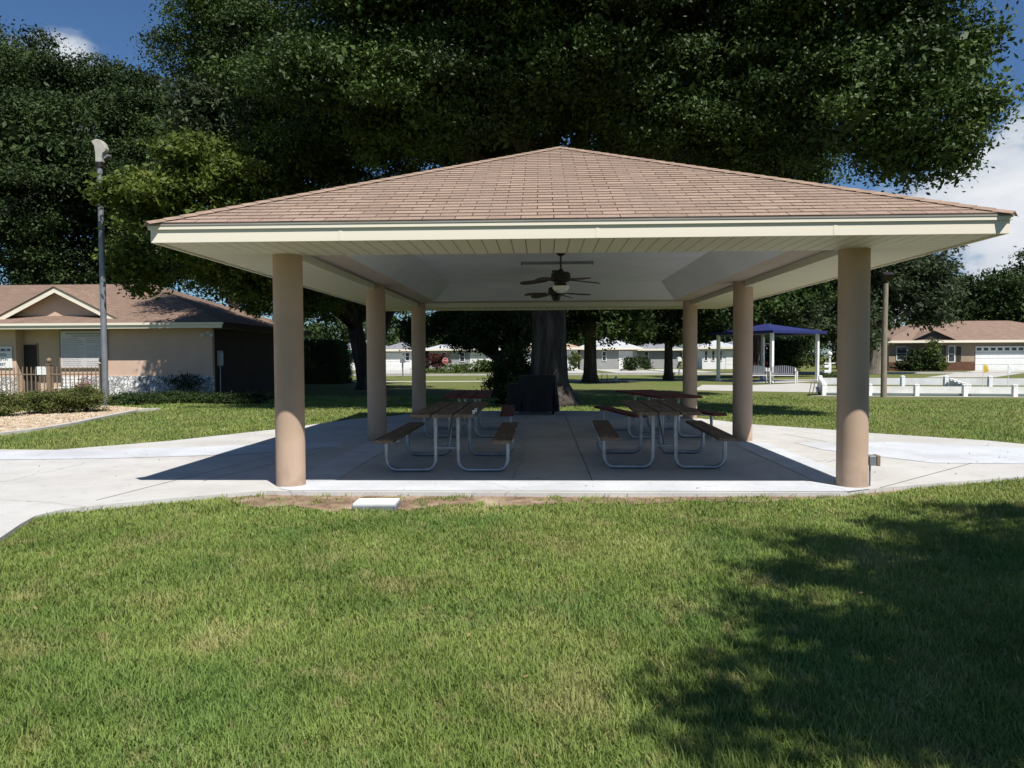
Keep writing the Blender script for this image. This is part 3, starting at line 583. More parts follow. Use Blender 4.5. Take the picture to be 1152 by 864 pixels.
# ------------------------------------------------------------------ ceiling fans
def make_fan(x, y, rot):
    f = empty('ceiling_fan', (x, y, ZC), rot); DR = .075
    b = MB(); b.lathe([(.02, -.07), (.05, -.06), (.078, -.03), (.082, 0)]); b.build('mounting_cup', M['bronze'], f, smooth=.8)
    b = MB(); b.lathe([(.014, -.22 - DR), (.014, -.06)], seg=12); b.build('downrod', M['bronze'], f, smooth=.8)
    b = MB(); b.lathe([(.07, -.46), (.085, -.44), (.1, -.40), (.15, -.38), (.155, -.33), (.15, -.27), (.12, -.245), (.05, -.235), (.03, -.20)], (0, 0, -DR)); b.build('motor', M['bronze'], f, smooth=.8)
    b = MB(); b.lathe([(.002, -.575), (.05, -.567), (.1, -.54), (.128, -.50), (.136, -.462)], (0, 0, -DR)); b.build('lamp_bowl', M['bowl'], f, smooth=1.2)
    for k in range(5):
        a = 2 * PI * k / 5; R = Matrix.Rotation(a, 3, 'Z') @ Matrix.Rotation(.22, 3, 'X')
        b = MB(); n = 14; top = []; bot = []
        for i in range(n + 1):
            s = i / n; xx = .24 + .43 * s; wd = .052 + .03 * math.sin(min(1, s * 1.15) * PI * .62); wd *= math.sqrt(max(.02, 1 - max(0, (s - .8) / .2) ** 2))
            top.append(R @ Vector((xx, wd, .0)) + Vector((0, 0, -.37 - DR - .03 * s))); bot.append(R @ Vector((xx, -wd, .0)) + Vector((0, 0, -.37 - DR - .03 * s)))
        poly = top + bot[::-1]; m_ = len(poly)
        vs = [q + Vector((0, 0, .004)) for q in poly] + [q - Vector((0, 0, .004)) for q in poly]
        b.add(vs, [tuple(reversed(range(m_))), tuple(range(m_, 2 * m_))] + [(i, (i + 1) % m_, m_ + (i + 1) % m_, m_ + i) for i in range(m_)])
        bl = b.build('blade', M['blade'], f)
        b = MB(); b.bar(R @ Vector((.13, 0, 0)) + Vector((0, 0, -.362 - DR)), R @ Vector((.34, 0, .0)) + Vector((0, 0, -.375 - DR)), .05, .012); b.build('bracket', M['bronze'], bl)
    return f
f1 = make_fan(X0 + .01, 11.9, .35); tag(f1, 'dark bronze ceiling fan with walnut blades and white lamp bowl, closer to the front eave', 'ceiling fan', 'ceiling fans under the pavilion')
f2 = copy_tree(f1)
for ch in list(f2.children):
    if ch.name.startswith('lamp_bowl'): bpy.data.objects.remove(ch)
b = MB(); b.lathe([(.03, -.58), (.07, -.565), (.075, -.53)]); b.build('cap', M['bronze'], f2, smooth=.8)
f2.location = (X0 - .01, 14.5, ZC); f2.rotation_euler.z = 1.1
f2['label'] = 'second ceiling fan, hanging deeper inside the pavilion beyond the first fan'
# thin light fixture on the ceiling between the fans
lf = empty('ceiling_light', (X0 - .02, 13.2, ZC))
b = MB(); b.box((0, 0, -.025), (1.25, .16, .05)); b.build('housing', M['greymetal'], lf, bev=.006)
b = MB(); b.box((0, 0, -.055), (1.2, .13, .012)); b.build('diffuser', M['bowl'], lf, bev=.003)
tag(lf, 'long slim unlit strip light on the ceiling between the two fans', 'ceiling light')

# ------------------------------------------------------------------ picnic tables
def make_table(x, y, rot, wood, L_=2.62, ztop=.80, zseat=.475):
    t_ = empty('picnic_table', (x, y, 0), rot)
    b = MB(); n = 3; pw = .252
    for i in range(n):
        b.box(((i - 1) * (pw + .024), random.uniform(-.006, .006), ztop - .021), (pw, L_, .042))
    b.build('tabletop', wood, t_, bev=.005)
    for s in (-1, 1):
        b = MB(); b.box((s * .745, 0, zseat - .021), (.25, L_, .042)); b.build('bench_seat', wood, t_, bev=.005)
    leg_y = .80
    for yy in (-leg_y, leg_y):
        for s in (-1, 1):
            r = .13; xi, xo = s * .148, s * .80
            pts = [(xi, yy, ztop - .05)]
            pts += [(xi, yy, .0 + r + .03)]
            for k in range(1, 9):
                a = PI / 2 * k / 8; pts.append((xi + s * (r - r * math.cos(a)), yy, .03 + r - r * math.sin(a)))
            for k in range(0, 9):
                a = PI / 2 * k / 8; pts.append((xo - s * (r - r * math.sin(a)), yy, .03 + r - r * math.cos(a)))
            pts += [(xo, yy, zseat - .10), (xo - s * .02, yy, zseat - .05)]
            b = MB(); b.tube(pts, .0275, 12); b.build('leg', M['galv'], t_, smooth=.9)
        b = MB(); b.box((0, yy, ztop - .058), (.72, .05, .03)); b.build('crossbar', M['galv'], t_)
        for s in (-1, 1):
            b = MB(); b.box((s * .755, yy, zseat - .058), (.25, .045, .03)); b.build('seat_bracket', M['galv'], t_)
    for yy in (-1, 1):
        b = MB(); b.tube([(0, yy * leg_y, .32), (0, yy * .08, ztop - .06)], .014, 8); b.build('brace', M['galv'], t_, smooth=.9)
        b = MB(); b.tube([(-.148, yy * leg_y, .32), (.148, yy * leg_y, .32)], .016, 8); b.build('tie_rod', M['galv'], t_, smooth=.9)
    return t_
t1 = make_table(-1.235, 10.66, .0, M['wood']); tag(t1, 'weathered brown plank picnic table nearest the two columns on the pool building side', 'picnic table', 'picnic tables under the pavilion')
def table_copy(x, y, r, label, wood=None):
    c = copy_tree(t1); c.location = (x, y, 0); c.rotation_euler.z = r; c['label'] = label
    if wood:
        for ch in c.children:
            if ch.name.split('.')[0] in ('tabletop', 'bench_seat'): ch.data = ch.data.copy(); ch.data.materials[0] = wood
    return c
table_copy(1.67, 10.95, -.03, 'weathered brown plank picnic table standing on the blue canopy side of the pavilion')
table_copy(-1.40, 14.9, .03, 'faded red picnic table behind the brown one on the pool building side', M['redwood'])
table_copy(2.22, 14.75, .2, 'faded red picnic table turned at an angle behind the other brown one', M['redwood'])
# small white cup shapes stand in for shiny metal clips at the table edge
for i, (dx, dy) in enumerate(((.0, 0), (.0, .35))):
    b = MB(); b.lathe([(.014, 0), (.018, .042), (.019, .045)], (-.845, 9.42 + dy, .80), 16)
    o = b.build('table_clip', M['white'], smooth=.8)
    tag(o, ('small white shape standing in for a shiny metal clip at the near edge of the brown table' if i == 0 else 'small white shape standing in for a metal clip farther along the same brown table edge'), 'clip', 'clip stand-ins on the brown table')

# ------------------------------------------------------------------ grill under a black cover
def drape(cx, cy, w, d, z0, z1, folds, amp, seed, tr=.06):
    b = MB(); r = random.Random(seed); n = 120; rows = 16; ph = [r.uniform(0, 6) for _ in range(4)]
    def outline(t, off):
        a = 2 * PI * t; c, s = math.cos(a), math.sin(a); e = .34
        return (math.copysign(abs(c) ** e, c) * (w / 2 + off), math.copysign(abs(s) ** e, s) * (d / 2 + off))
    for j in range(rows + 1):
        q = j / rows; z = z1 - (z1 - z0) * max(0, (q - .12) / .88)
        for k in range(n):
            t_ = k / n; f = math.sin(2 * PI * t_ * folds + ph[0] + 2 * q) * .6 + math.sin(2 * PI * t_ * folds * 1.73 + ph[1]) * .4
            off = -tr * max(0, 1 - q / .12) + q * .05 + f * amp * q
            x, y = outline(t_, off); b.v.append((cx + x, cy + y, z + .012 * f * (q > .9)))
    for j in range(rows):
        for k in range(n): b.f.append((j * n + k, (j + 1) * n + k, (j + 1) * n + (k + 1) % n, j * n + (k + 1) % n)); b.m.append(0)
    b.f.append(tuple(range(n))); b.m.append(0)
    return b
gr = empty('covered_grill', (-.08, 19.95, 0)); tag(gr, 'grill standing under a black fabric cover before the big oak trunk', 'grill')
drape(.0, 0, .94, .6, .07, 1.02, 11, .06, 3).build('cover', M['black'], gr, smooth=1.2)
drape(-.6, .0, .36, .5, .08, .8, 7, .05, 5).build('side_cover', M['black'], gr, smooth=1.2)
for x in (-.7, .4):
    for y in (-.2, .2): b = MB(); b.tube([(x, y, .0), (x, y, .2)], .03, 10); b.build('leg', M['rubber'], gr)

# ------------------------------------------------------------------ utility box in the lawn
ub = empty('utility_box', (UTIL[0], UTIL[1], LZ), .03); tag(ub, 'low grey ground box with a white lid set in the lawn before the slab', 'utility box')
b = MB(); b.box((0, 0, .015), (.46, .32, .075)); b.build('box_body', M['greymetal'], ub, bev=.012)
b = MB(); b.box((0, .0, .0605), (.435, .295, .02)); b.box((-.12, .01, .0715), (.06, .02, .004)); b.box((.12, .01, .0715), (.06, .02, .004)); b.build('lid', M['white'], ub, bev=.006)

# ------------------------------------------------------------------ leaves, shrubs and trees
def leaf_quads(C, S, n_out, up=.6, asp=.5, rng=RNG):
    """C centres (n,3), S sizes (n,), n_out outward dirs -> (n,4,3) rhombus leaves"""
    n = len(C); nr = rng.normal(size=(n, 3)); nr += n_out * .5; nr[:, 2] += up
    nr /= np.linalg.norm(nr, axis=1, keepdims=True)
    a = rng.normal(size=(n, 3)); a -= nr * (a * nr).sum(1, keepdims=True); a /= np.linalg.norm(a, axis=1, keepdims=True); b = np.cross(nr, a)
    s = S[:, None]; a = a * s; b = b * s * asp
    return np.stack([C - a, C - b + a * .1, C + a, C + b + a * .1], 1)
def cloud(blobs, n, size, clump=.45, per=26, shell=.5, rng=RNG, flat=.6, up=.6, asp=.5, lobes=True):
    bl = np.array([b[:6] for b in blobs], float); wt = np.array([(b[6] if len(b) > 6 else b[3] * b[4] + b[3] * b[5]) for b in blobs], float); wt /= wt.sum()
    nc = max(1, n // per); k = rng.choice(len(bl), nc, p=wt)
    d = rng.normal(size=(nc, 3)); d /= np.linalg.norm(d, axis=1, keepdims=True)
    if lobes:
        nl = 17                                   # lobes per blob: leafy sprays with gaps between them
        ld = rng.normal(size=(len(bl), nl, 3)); ld /= np.linalg.norm(ld, axis=2, keepdims=True)
        lr = (shell + (1 - shell) * rng.random((len(bl), nl, 1)) ** .5) * (.75 + .4 * rng.random((len(bl), nl, 1)))
        lc = bl[:, None, :3] + ld * lr * bl[:, None, 3:6]; ls = (.22 + .17 * rng.random((len(bl), nl)))
        j = rng.integers(0, nl, nc); d[:, 2] = np.abs(d[:, 2]) * 1.0 - .25; d /= np.linalg.norm(d, axis=1, keepdims=True)
        sr = ls[k, j][:, None] * bl[k, 3:6] * np.array([1.2, 1.2, .62])
        Cc = lc[k, j] + d * sr * (.55 + .5 * rng.random((nc, 1)))
        fill = rng.random(nc) < .09; rf = rng.random((nc, 1)) ** .5
        Cc[fill] = (bl[k, :3] + d * bl[k, 3:6] * rf * .9)[fill]
    else:
        rr = shell + (1 - shell) * rng.random(nc) ** .6
        rr *= 1 + .22 * np.sin(d[:, 0] * 5 + k) * np.sin(d[:, 1] * 4 + 2 * k) + .15 * np.sin(d[:, 2] * 7 + d[:, 0] * 6 + k * 3)
        Cc = bl[k, :3] + d * bl[k, 3:6] * rr[:, None]
    csz = clump * (.5 + .9 * rng.random(nc))
    idx = np.repeat(np.arange(nc), per)
    off = rng.normal(size=(len(idx), 3)) * .5; off[:, 2] *= flat
    C = Cc[idx] + off * csz[idx][:, None]
    S = size * (.6 + .8 * rng.random(len(idx)))
    return leaf_quads(C, S, d[idx], up, asp, rng), Cc
def bent(a, b, sag, n=7, rng=random):
    a, b = Vector(a), Vector(b); L_ = (b - a).length; pts = []
    j = Vector((rng.uniform(-1, 1), rng.uniform(-1, 1), rng.uniform(-.3, .6))) * L_ * .10
    for i in range(n + 1):
        s = i / n; p = a.lerp(b, s); p += j * math.sin(PI * s); p.z += sag * L_ * math.sin(PI * s)
        pts.append(p)
    return pts
def tree(name, label, base, r0, zf, blobs, nleaf, leafsize, lm, bark='bark', group=None, clump=.5, per=26, limbs=None, shell=.5, lean=(0, 0), twigs=30, cat='tree', flare=1.7, extra=None):
    rnd = random.Random(hash(label) % 9999 if False else len(label) * 31 + int(base[0] * 7))
    o = empty(name, (base[0], base[1], LZ)); tag(o, label, cat, group)
    q, cc = cloud([(b[0] - base[0], b[1] - base[1], b[2] - LZ, *b[3:]) for b in blobs], nleaf, leafsize, clump, per, shell)
    t_ = MB(); fk = Vector((lean[0], lean[1], zf))
    pts = [Vector((0, 0, -.15)), Vector((0, 0, .12)), Vector((lean[0] * .08, lean[1] * .08, zf * .12)), Vector((lean[0] * .3, lean[1] * .3, zf * .35)), Vector((lean[0] * .7, lean[1] * .7, zf * .7)), fk]
    t_.tube(pts, [r0 * flare, r0 * flare * .85, r0 * 1.12, r0, r0 * .94, r0 * .9], 20)
    rl = r0 * .62
    tg = limbs if limbs is not None else [(b[0] - base[0], b[1] - base[1], b[2] - LZ - b[5] * .2) for b in blobs]
    ends = []
    for e in tg:
        Lm = (Vector(e) - fk).length; r_ = min(rl, .035 * Lm + .05)
        pts = bent(fk - Vector((0, 0, r0 * .4)), e, .10, 8, rnd); rs = [r_ * (1 - .8 * i / 8) + .012 for i in range(9)]
        t_.tube(pts, rs, 10); ends.append((pts, rs))
    if ends and len(cc):
        for i in range(twigs):
            c_ = Vector(cc[rnd.randrange(len(cc))]); best = None
            for pts, rs in ends:
                for k in (3, 4, 5, 6, 7):
                    d_ = (pts[k] - c_).length
                    if best is None or d_ < best[0]: best = (d_, pts[k], rs[k])
            t_.tube(bent(best[1], c_, .05, 5, rnd), [best[2] * .6 * (1 - .75 * i2 / 5) + .008 for i2 in range(6)], 6)
    if extra: extra(t_)
    t_.build('trunk', M[bark], o, smooth=3.14)
    bl = [(b[0] - base[0], b[1] - base[1], b[2] - LZ, b[3] * .62, b[4] * .62, b[5] * .62) for b in blobs]
    q2, _ = cloud(bl, max(400, int(nleaf * .16)), leafsize * 2.0, clump, 6, .15, lobes=False)
    np_mesh('crown', np.concatenate([q, q2]), 4, lm, o)
    return o
def blob(u, v, Y, rpx, ry=None, sq=1.0, wt=None):
    p = P(u, v, Y); r = rpx / F * Y; ry = ry if ry is not None else r
    t_ = (p.x, p.y, p.z, r, ry, r * sq)
    return t_ if wt is None else (*t_, wt)

# the big oak behind the pavilion
bx = P(618, 455, 23.9)
tree('oak_tree', 'massive dark live oak whose crown spreads over the pavilion roof, trunk behind the covered grill', (bx.x, 24.2), .55, 6.2,
     [blob(300, 75, 27, 95), blob(255, 25, 27, 75), blob(400, 90, 26, 125), blob(330, 165, 27, 60, 2), blob(480, 20, 24, 120), blob(520, 130, 27, 110), blob(620, 90, 22, 120), blob(640, -40, 24, 140), blob(720, 110, 26, 110), blob(760, 20, 22, 120), blob(830, 120, 23, 95), blob(900, 60, 25, 60), blob(885, 160, 22, 50, 2),
      blob(700, -40, 19.5, 120), blob(560, -60, 19.5, 130), blob(430, -30, 20, 110), blob(860, 0, 20.5, 80), blob(690, 60, 19.3, 60, 1.6), blob(590, 70, 19.5, 70, 1.6),
      blob(1000, 115, 17.5, 62), blob(1050, 90, 17, 58), blob(1066, 165, 17, 42), blob(1035, 40, 18, 62), blob(1096, 122, 17, 34), blob(985, 25, 18.5, 55), blob(965, 150, 18.5, 42), blob(1015, 172, 17.5, 38), blob(1085, 62, 18, 42), blob(1050, -50, 18, 70), blob(940, -30, 19, 70), blob(930, 100, 19.5, 55), (-5.5, 19.2, 8.6, 2.2, 1.6, 1.2), (-2.6, 19.6, 8.6, 2.0, 1.5, 1.2), (0.4, 19.8, 9.0, 2.0, 1.5, 1.2), blob(495, 130, 21, 62, 1.8), blob(430, 125, 22, 58, 1.8), blob(560, 120, 20.5, 55, 1.6), blob(770, 115, 20.5, 70), blob(850, 115, 20, 62), blob(905, 150, 20, 42), blob(825, 160, 21, 42, 1.8), blob(900, 20, 20, 60), blob(690, 130, 21, 45, 1.8),
      blob(380, 175, 30, 60, 2), blob(450, 165, 30, 55, 2), blob(540, 150, 29, 60, 2), blob(720, 160, 29, 60, 2), blob(800, 175, 28, 60, 2), blob(860, 190, 28, 45, 2), blob(910, 190, 27, 30, 1.5)],
     800000, .054, M['leaf'], clump=.42, per=28, twigs=150, shell=.3, flare=2.1, limbs=[tuple(P(u, v, Y) - Vector((bx.x, 24.2, LZ))) for u, v, Y in ((330, 90, 26), (470, 10, 24), (400, 130, 27), (610, 40, 22), (760, 0, 22), (880, 60, 23), (1010, 70, 18), (560, -60, 20), (720, -60, 20))])
bB = G(413, 438, LZ)
def fork(t_):
    t_.tube(bent((-.15, 0, .4), (1.9, -.6, 5.2), -.12, 7, random.Random(3)), [.33, .3, .28, .26, .25, .22, .2, .17], 12)
tree('oak_tree', 'two-stemmed oak with sunlit yellow-green foliage hanging in front of the pool building roof', (bB.x, bB.y), .40, 3.2,
     [blob(160, 225, 24.6, 46, 1.6), blob(210, 250, 25.5, 55, 1.8), blob(148, 295, 26, 36, 1.3), blob(262, 215, 26, 55, 2), blob(250, 285, 27, 45, 2), blob(330, 250, 29, 60), blob(400, 260, 34, 75), blob(350, 330, 33, 45), blob(290, 325, 28, 34, 1.5), blob(225, 180, 26, 44, 1.8), blob(330, 180, 30, 60), blob(460, 300, 36, 60), blob(127, 218, 23.6, 20, .6),
      (-9.6, 33, 6.5, 2.6, 3, 1.6), (-9.8, 38, 6.8, 2.6, 3, 1.7), (-10.2, 43, 7.0, 2.8, 3.2, 1.8), (-8.5, 40, 9.0, 3, 3, 2), (-8, 29.5, 6.6, 1.8, 1.8, 1.2), (-10.5, 47, 5, 2.2, 2, 1.6)],
     170000, .08, M['leafy'], clump=.4, per=26, lean=(-.5, -.3), twigs=60, shell=.3, extra=fork)
# tall trees beyond the pool building
tree('oak_tree', 'tall dark oak rising behind the pool building gable, sky showing through its crown', (P(30, 300, 52).x, 54), .5, 7,
     [blob(20, 130, 54, 75), blob(55, 180, 50, 85), blob(10, 240, 50, 75), blob(-60, 160, 52, 90), blob(40, 290, 50, 60), blob(-20, 60, 56, 40), blob(25, 92, 55, 40), blob(70, 105, 56, 36)],
     120000, .115, M['leafd'], clump=.9, per=26, shell=.3)
tree('oak_tree', 'tall dark oak behind the light pole and the pool building ridge', (P(150, 300, 56).x, 57), .5, 8,
     [blob(200, 290, 52, 55), blob(120, 310, 53, 40), blob(165, 315, 52, 36), blob(60, 315, 54, 40), blob(270, 315, 52, 50), blob(330, 330, 54, 40), blob(135, 165, 57, 70), blob(165, 120, 58, 50), blob(110, 110, 60, 50), blob(185, 210, 55, 60), blob(120, 250, 54, 75), blob(95, 190, 56, 55), blob(205, 150, 60, 45), blob(120, 95, 60, 32), blob(165, 105, 58, 30)],
     120000, .115, M['leafd'], clump=.9, per=26, shell=.3)
tree('pine_tree', 'grey-green bushy pine between the tall oaks and the big live oak', (P(245, 300, 40).x, 42), .3, 7,
     [blob(250, 90, 40, 38), blob(235, 125, 39, 35), blob(265, 130, 41, 40), blob(245, 60, 41, 25), blob(225, 185, 42, 45), blob(280, 190, 42, 45)],
     45000, .11, M['leafg'], clump=.7, per=26, shell=.3)
# trees under the canopy, seen between the columns
c_ = G(561, 447, LZ)
def limb1(t_):
    t_.tube(bent((.05, 0, .6), (1.0, -.4, 2.7), -.1, 6, random.Random(5)), [.15, .14, .12, .11, .1, .09, .08], 10)
tree('tree', 'small crooked tree with pale forked limbs beside the big oak trunk', (c_.x, c_.y), .2, 1.5,
     [blob(535, 365, 28, 26, 1.2), blob(560, 352, 29, 26, 1.2), blob(590, 362, 30, 24, 1.2), blob(515, 350, 30, 24, 1.2), blob(545, 385, 29, 16, .8), blob(520, 378, 30, 17, 1), blob(580, 382, 29, 16, .8), blob(470, 372, 33, 18, 1.2), blob(500, 365, 32, 16, 1)],
     36000, .06, M['leafd'], 'bark', clump=.35, shell=.3, twigs=20, extra=limb1)
c_ = G(664, 430, LZ)
tree('oak_tree', 'dark straight-trunked oak standing alone on the back lawn, flared at its base', (c_.x, c_.y), .37, 4.6,
     [blob(620, 330, 43, 40), blob(665, 335, 44, 45), blob(710, 335, 43, 45), blob(650, 300, 45, 60), blob(700, 290, 44, 60), blob(690, 366, 42, 20), blob(640, 368, 44, 20), blob(720, 372, 45, 16), blob(612, 368, 44, 14)],
     40000, .11, M['leafd'], clump=.6, shell=.3)
c_ = G(752, 428, LZ)
tree('oak_tree', 'slimmer dark oak on the back lawn beside the rear pavilion column', (c_.x, c_.y), .26, 4.0,
     [blob(745, 350, 47, 34), blob(785, 345, 46, 36), blob(720, 355, 48, 25), blob(760, 310, 47, 50), blob(800, 330, 46, 40), blob(765, 374, 46, 16), blob(795, 372, 47, 16), blob(735, 376, 47, 12)],
     36000, .11, M['leafd'], clump=.6, shell=.3)
c_ = G(985, 421, LZ)
tree('oak_tree', 'broad grey-green oak behind the wooden pole, its limbs drooping', (c_.x, c_.y), .55, 4.2,
     [blob(985, 330, 62, 48), blob(940, 330, 63, 50), blob(1030, 320, 62, 40), blob(1010, 290, 63, 45), blob(960, 285, 62, 50), blob(1045, 350, 60, 22), blob(920, 370, 60, 30), blob(905, 300, 62, 40), blob(965, 380, 58, 22)],
     60000, .15, M['leafg'], 'barkp', clump=.8, shell=.3)
c_ = G(885, 424, LZ)
tree('oak_tree', 'dark oak whose low crown hangs over the blue canopy', (c_.x - 3, 52), .35, 3.8,
     [blob(840, 335, 51, 40, 3), blob(880, 340, 52, 34, 3), blob(830, 320, 53, 45), blob(890, 310, 53, 50), blob(830, 352, 47.5, 18, 1.2)],
     42000, .12, M['leaf'], clump=.6, shell=.3)
for (u, v, Y, r, lab) in ((1120, 345, 96, 42, 'dark bushy oak rising behind the brown house ridge'), (1075, 348, 100, 32, 'smaller round oak behind the low end of the brown house roof'), (1175, 320, 98, 50, 'tallest oak behind the garage of the brown house')):
    q = P(u, v, Y)
    tree('oak_tree', lab, (q.x, Y), .4, 3.5, [blob(u, v, Y, r), blob(u - r * .6, v + r * .4, Y, r * .7), blob(u + r * .6, v + r * .35, Y, r * .75), blob(u + r * .2, v - r * .5, Y, r * .6), blob(u, v + r * 1.0, Y, r * .7)], 24000, .2, M['leafd'], clump=1.1, shell=.3, group='trees behind the brown house')
# tree beyond the frame whose shadow falls on the near lawn
tree('oak_tree', 'oak standing beside the photographer, its shadow across the lawn', (8.2, -1.6), .35, 4.0,
     [(5.9, -.1, 6.6, 1.5, 1.4, 1.1), (6.7, .2, 7.0, 1.9, 1.7, 1.3), (7.6, 1.5, 7.2, 1.7, 1.5, 1.2), (5.7, -1.9, 6.8, 1.4, 1.4, 1.1), (7.4, -1.6, 7.2, 2.2, 2.0, 1.5), (9.2, .6, 7.0, 2.0, 2.0, 1.5), (5.2, -3.2, 6.8, 1.1, 1.1, .9), (6.2, -.8, 7.0, 2.0, 1.8, 1.2), (5.9, 1.6, 6.9, 1.5, 1.2, .9), (7.2, 2.4, 7.0, 1.5, 1.2, .9), (5.1, -1.2, 6.4, .8, .8, .7), (9, 2.4, 7, 1.6, 1.4, 1)] + [(G(u, v).x + .3616 * 6.5, G(u, v).y - .567 * 6.5, 6.5, r, r, r * .7) for u, v, r in ((905, 640, .5), (880, 690, .4), (930, 612, .45), (1010, 588, .45), (1125, 572, .6), (985, 700, .55), (1060, 745, .55), (1110, 680, .6), (935, 755, .4), (860, 765, .35), (790, 800, .3), (1120, 800, .5), (1000, 810, .4), (1090, 610, .4))],
     85000, .05, M['leaf'], clump=.30, shell=.2)
# far wood that reads as one mass
wb = []
rw = random.Random(4)
for i in range(95):
    x = -105 + i * 2.6 + rw.uniform(-1.5, 1.5); Y = rw.uniform(112, 132); h_ = rw.uniform(6, 10.5)
    if 55 < x: h_ *= .75
    wb.append((x, Y, h_ * .5 - .3, rw.uniform(3, 5), rw.uniform(3, 5), h_ * .5))
q, _ = cloud(wb, 130000, .32, 1.3, 20, .45)
tag(np_mesh('distant_woods', q, 4, M['leafd']), 'dark green woods closing the view behind the far houses', 'woods', kind='stuff')

def shrub(name, label, c, rx_, ry_, h_, n, size, m_, group=None, cat='shrub'):
    o = empty(name, (c[0], c[1], LZ)); tag(o, label, cat, group)
    bl = [(0, 0, h_ * .5, rx_, ry_, h_ * .5)] + [(random.uniform(-.6, .6) * rx_, random.uniform(-.4, .4) * ry_, h_ * random.uniform(.45, .65), rx_ * .45, ry_ * .6, h_ * .42) for _ in range(4)]
    q, cc = cloud(bl, n, size, .12 + .1 * h_, 14, .55)
    q[:, :, 2] = np.maximum(q[:, :, 2], .0)
    st = MB()
    for i in range(7):
        p = cc[random.randrange(len(cc))]; st.tube(bent((p[0] * .25, p[1] * .25, -.02), tuple(p), .05, 4), [.016, .013, .011, .008, .005], 6)
    st.build('stem', M['bark'], o); np_mesh('foliage', q, 4, m_, o); return o
hY = 20.6
def pxx(u, Y): return P(u, 400, Y).x
shrub('boxwood_shrub', 'rounded clipped boxwood bush in front of the picket fence gate', (pxx(50, hY), hY + .3), .75, .55, .74, 9000, .028, M['hedge'], 'clipped boxwoods along the gravel bed')
shrub('boxwood_shrub', 'clipped boxwood bush beside the foot of the light pole', (pxx(92, hY + .8), hY + .9), .75, .55, .74, 9000, .028, M['hedge'], 'clipped boxwoods along the gravel bed')
shrub('boxwood_shrub', 'boxwood bush cut off by the picture edge under the pool sign', (pxx(0, 19.8), 20), .5, .5, .68, 6000, .028, M['hedge'], 'clipped boxwoods along the gravel bed')
for i, (u, v, rxx, lab) in enumerate(((140, 450, .9, 'low dark shrub just past the light pole foot'), (180, 448, 1.0, 'low dark shrub below the middle of the white stone base'), (222, 448, 1.0, 'low dark shrub at the corner of the white stone base'), (268, 449, 1.1, 'low dark shrub along the shaded side wall'), (205, 442, .8, 'taller loose shrub with bare twigs against the white stone'))):
    g = G(u, v + 6, LZ); shrub('shrub', lab, (g.x, g.y + .3), rxx, .5, .36 if i < 4 else .95, 4500 if i < 4 else 2200, .035, M['leafd'], 'shrubs along the pool building')
g = P(97, 432, 27.4); shrub('flowering_plant', 'pink flowering plant behind the tan picket fence', (g.x, 27.4), .3, .28, .85, 700, .03, M['pink'], cat='plant')

q = P(578, 440, 24.4); shrub('shrub', 'tall black-green shrub between the crooked tree and the big oak trunk', (q.x, 24.6), .75, .6, 1.75, 9000, .055, M['leafd'])
hx0, hx1 = P(318, 400, 44).x, P(385, 400, 44).x
hd_ = empty('clipped_hedge', ((hx0 + hx1) / 2, 45, LZ)); tag(hd_, 'tall square-clipped dark hedge beyond the shaded end of the pool building', 'hedge')
hw_, hh2 = (hx1 - hx0) / 2, 2.5
n_ = 42000; pc = RNG.uniform(-1, 1, (n_, 3)); ax_ = RNG.integers(0, 3, n_); deep = 1 - .22 * RNG.random(n_) ** 2; pc[np.arange(n_), ax_] = np.sign(pc[np.arange(n_), ax_]) * deep
C_ = pc * np.array([hw_, 1.1, hh2 / 2]) + np.array([0, 0, hh2 / 2]); C_ += RNG.normal(size=C_.shape) * .09; C_[:, 0] *= 1 - .10 * np.clip(C_[:, 2] / hh2, 0, 1) ** 4; C_[:, 2] -= .22 * np.abs(C_[:, 0] / hw_) ** 6; C_[:, 2] = np.maximum(C_[:, 2], .03)
np_mesh('foliage', leaf_quads(C_, .05 * (.6 + .8 * RNG.random(n_)), pc), 4, M['leafd'], hd_)
b = MB(); b.box((0, 0, hh2 * .47), (2 * hw_ * .86, 1.7, hh2 * .9)); b.build('inner_branches', M['bark'], hd_)
# pebbles
def pebbles():
    P_ = []; gp = [(p.x, p.y) for p in gb]
    xs = [p[0] for p in gp]; ys = [p[1] for p in gp]
    n = 16000; x = RNG.uniform(min(xs), max(xs), n); y = RNG.uniform(min(ys), max(ys), n); k = in_poly(x, y, gp); x, y = x[k], y[k]; n = len(x)
    s = .016 + .026 * RNG.random(n); base = np.array([(1, 0, 0), (0, 1, 0), (-1, 0, 0), (0, -1, 0), (0, 0, .75), (0, 0, -.4)], float)
    V = base[None] * s[:, None, None] * (1 + .5 * (RNG.random((n, 6, 1)) - .5)); a = RNG.random(n) * 6.28
    c, sn = np.cos(a)[:, None], np.sin(a)[:, None]
    V = np.stack([V[:, :, 0] * c - V[:, :, 1] * sn + x[:, None], V[:, :, 0] * sn + V[:, :, 1] * c + y[:, None], V[:, :, 2] + LZ + .012], 2)
    f = np.array([(0, 1, 4), (1, 2, 4), (2, 3, 4), (3, 0, 4), (1, 0, 5), (2, 1, 5), (3, 2, 5), (0, 3, 5)])
    me = bpy.data.meshes.new('gravel'); me.vertices.add(n * 6); me.vertices.foreach_set('co', V.astype(np.float32).ravel())
    idx = (f[None] + 6 * np.arange(n)[:, None, None]).astype(np.int32); me.loops.add(n * 24); me.loops.foreach_set('vertex_index', idx.ravel())
    me.polygons.add(n * 8); me.polygons.foreach_set('loop_start', np.arange(0, n * 24, 3, dtype=np.int32)); me.materials.append(M['pebble']); me.update(calc_edges=True)
    tag(link('gravel', me), 'tan river pebbles filling the bed beside the boxwoods', 'gravel', kind='stuff')
pebbles()

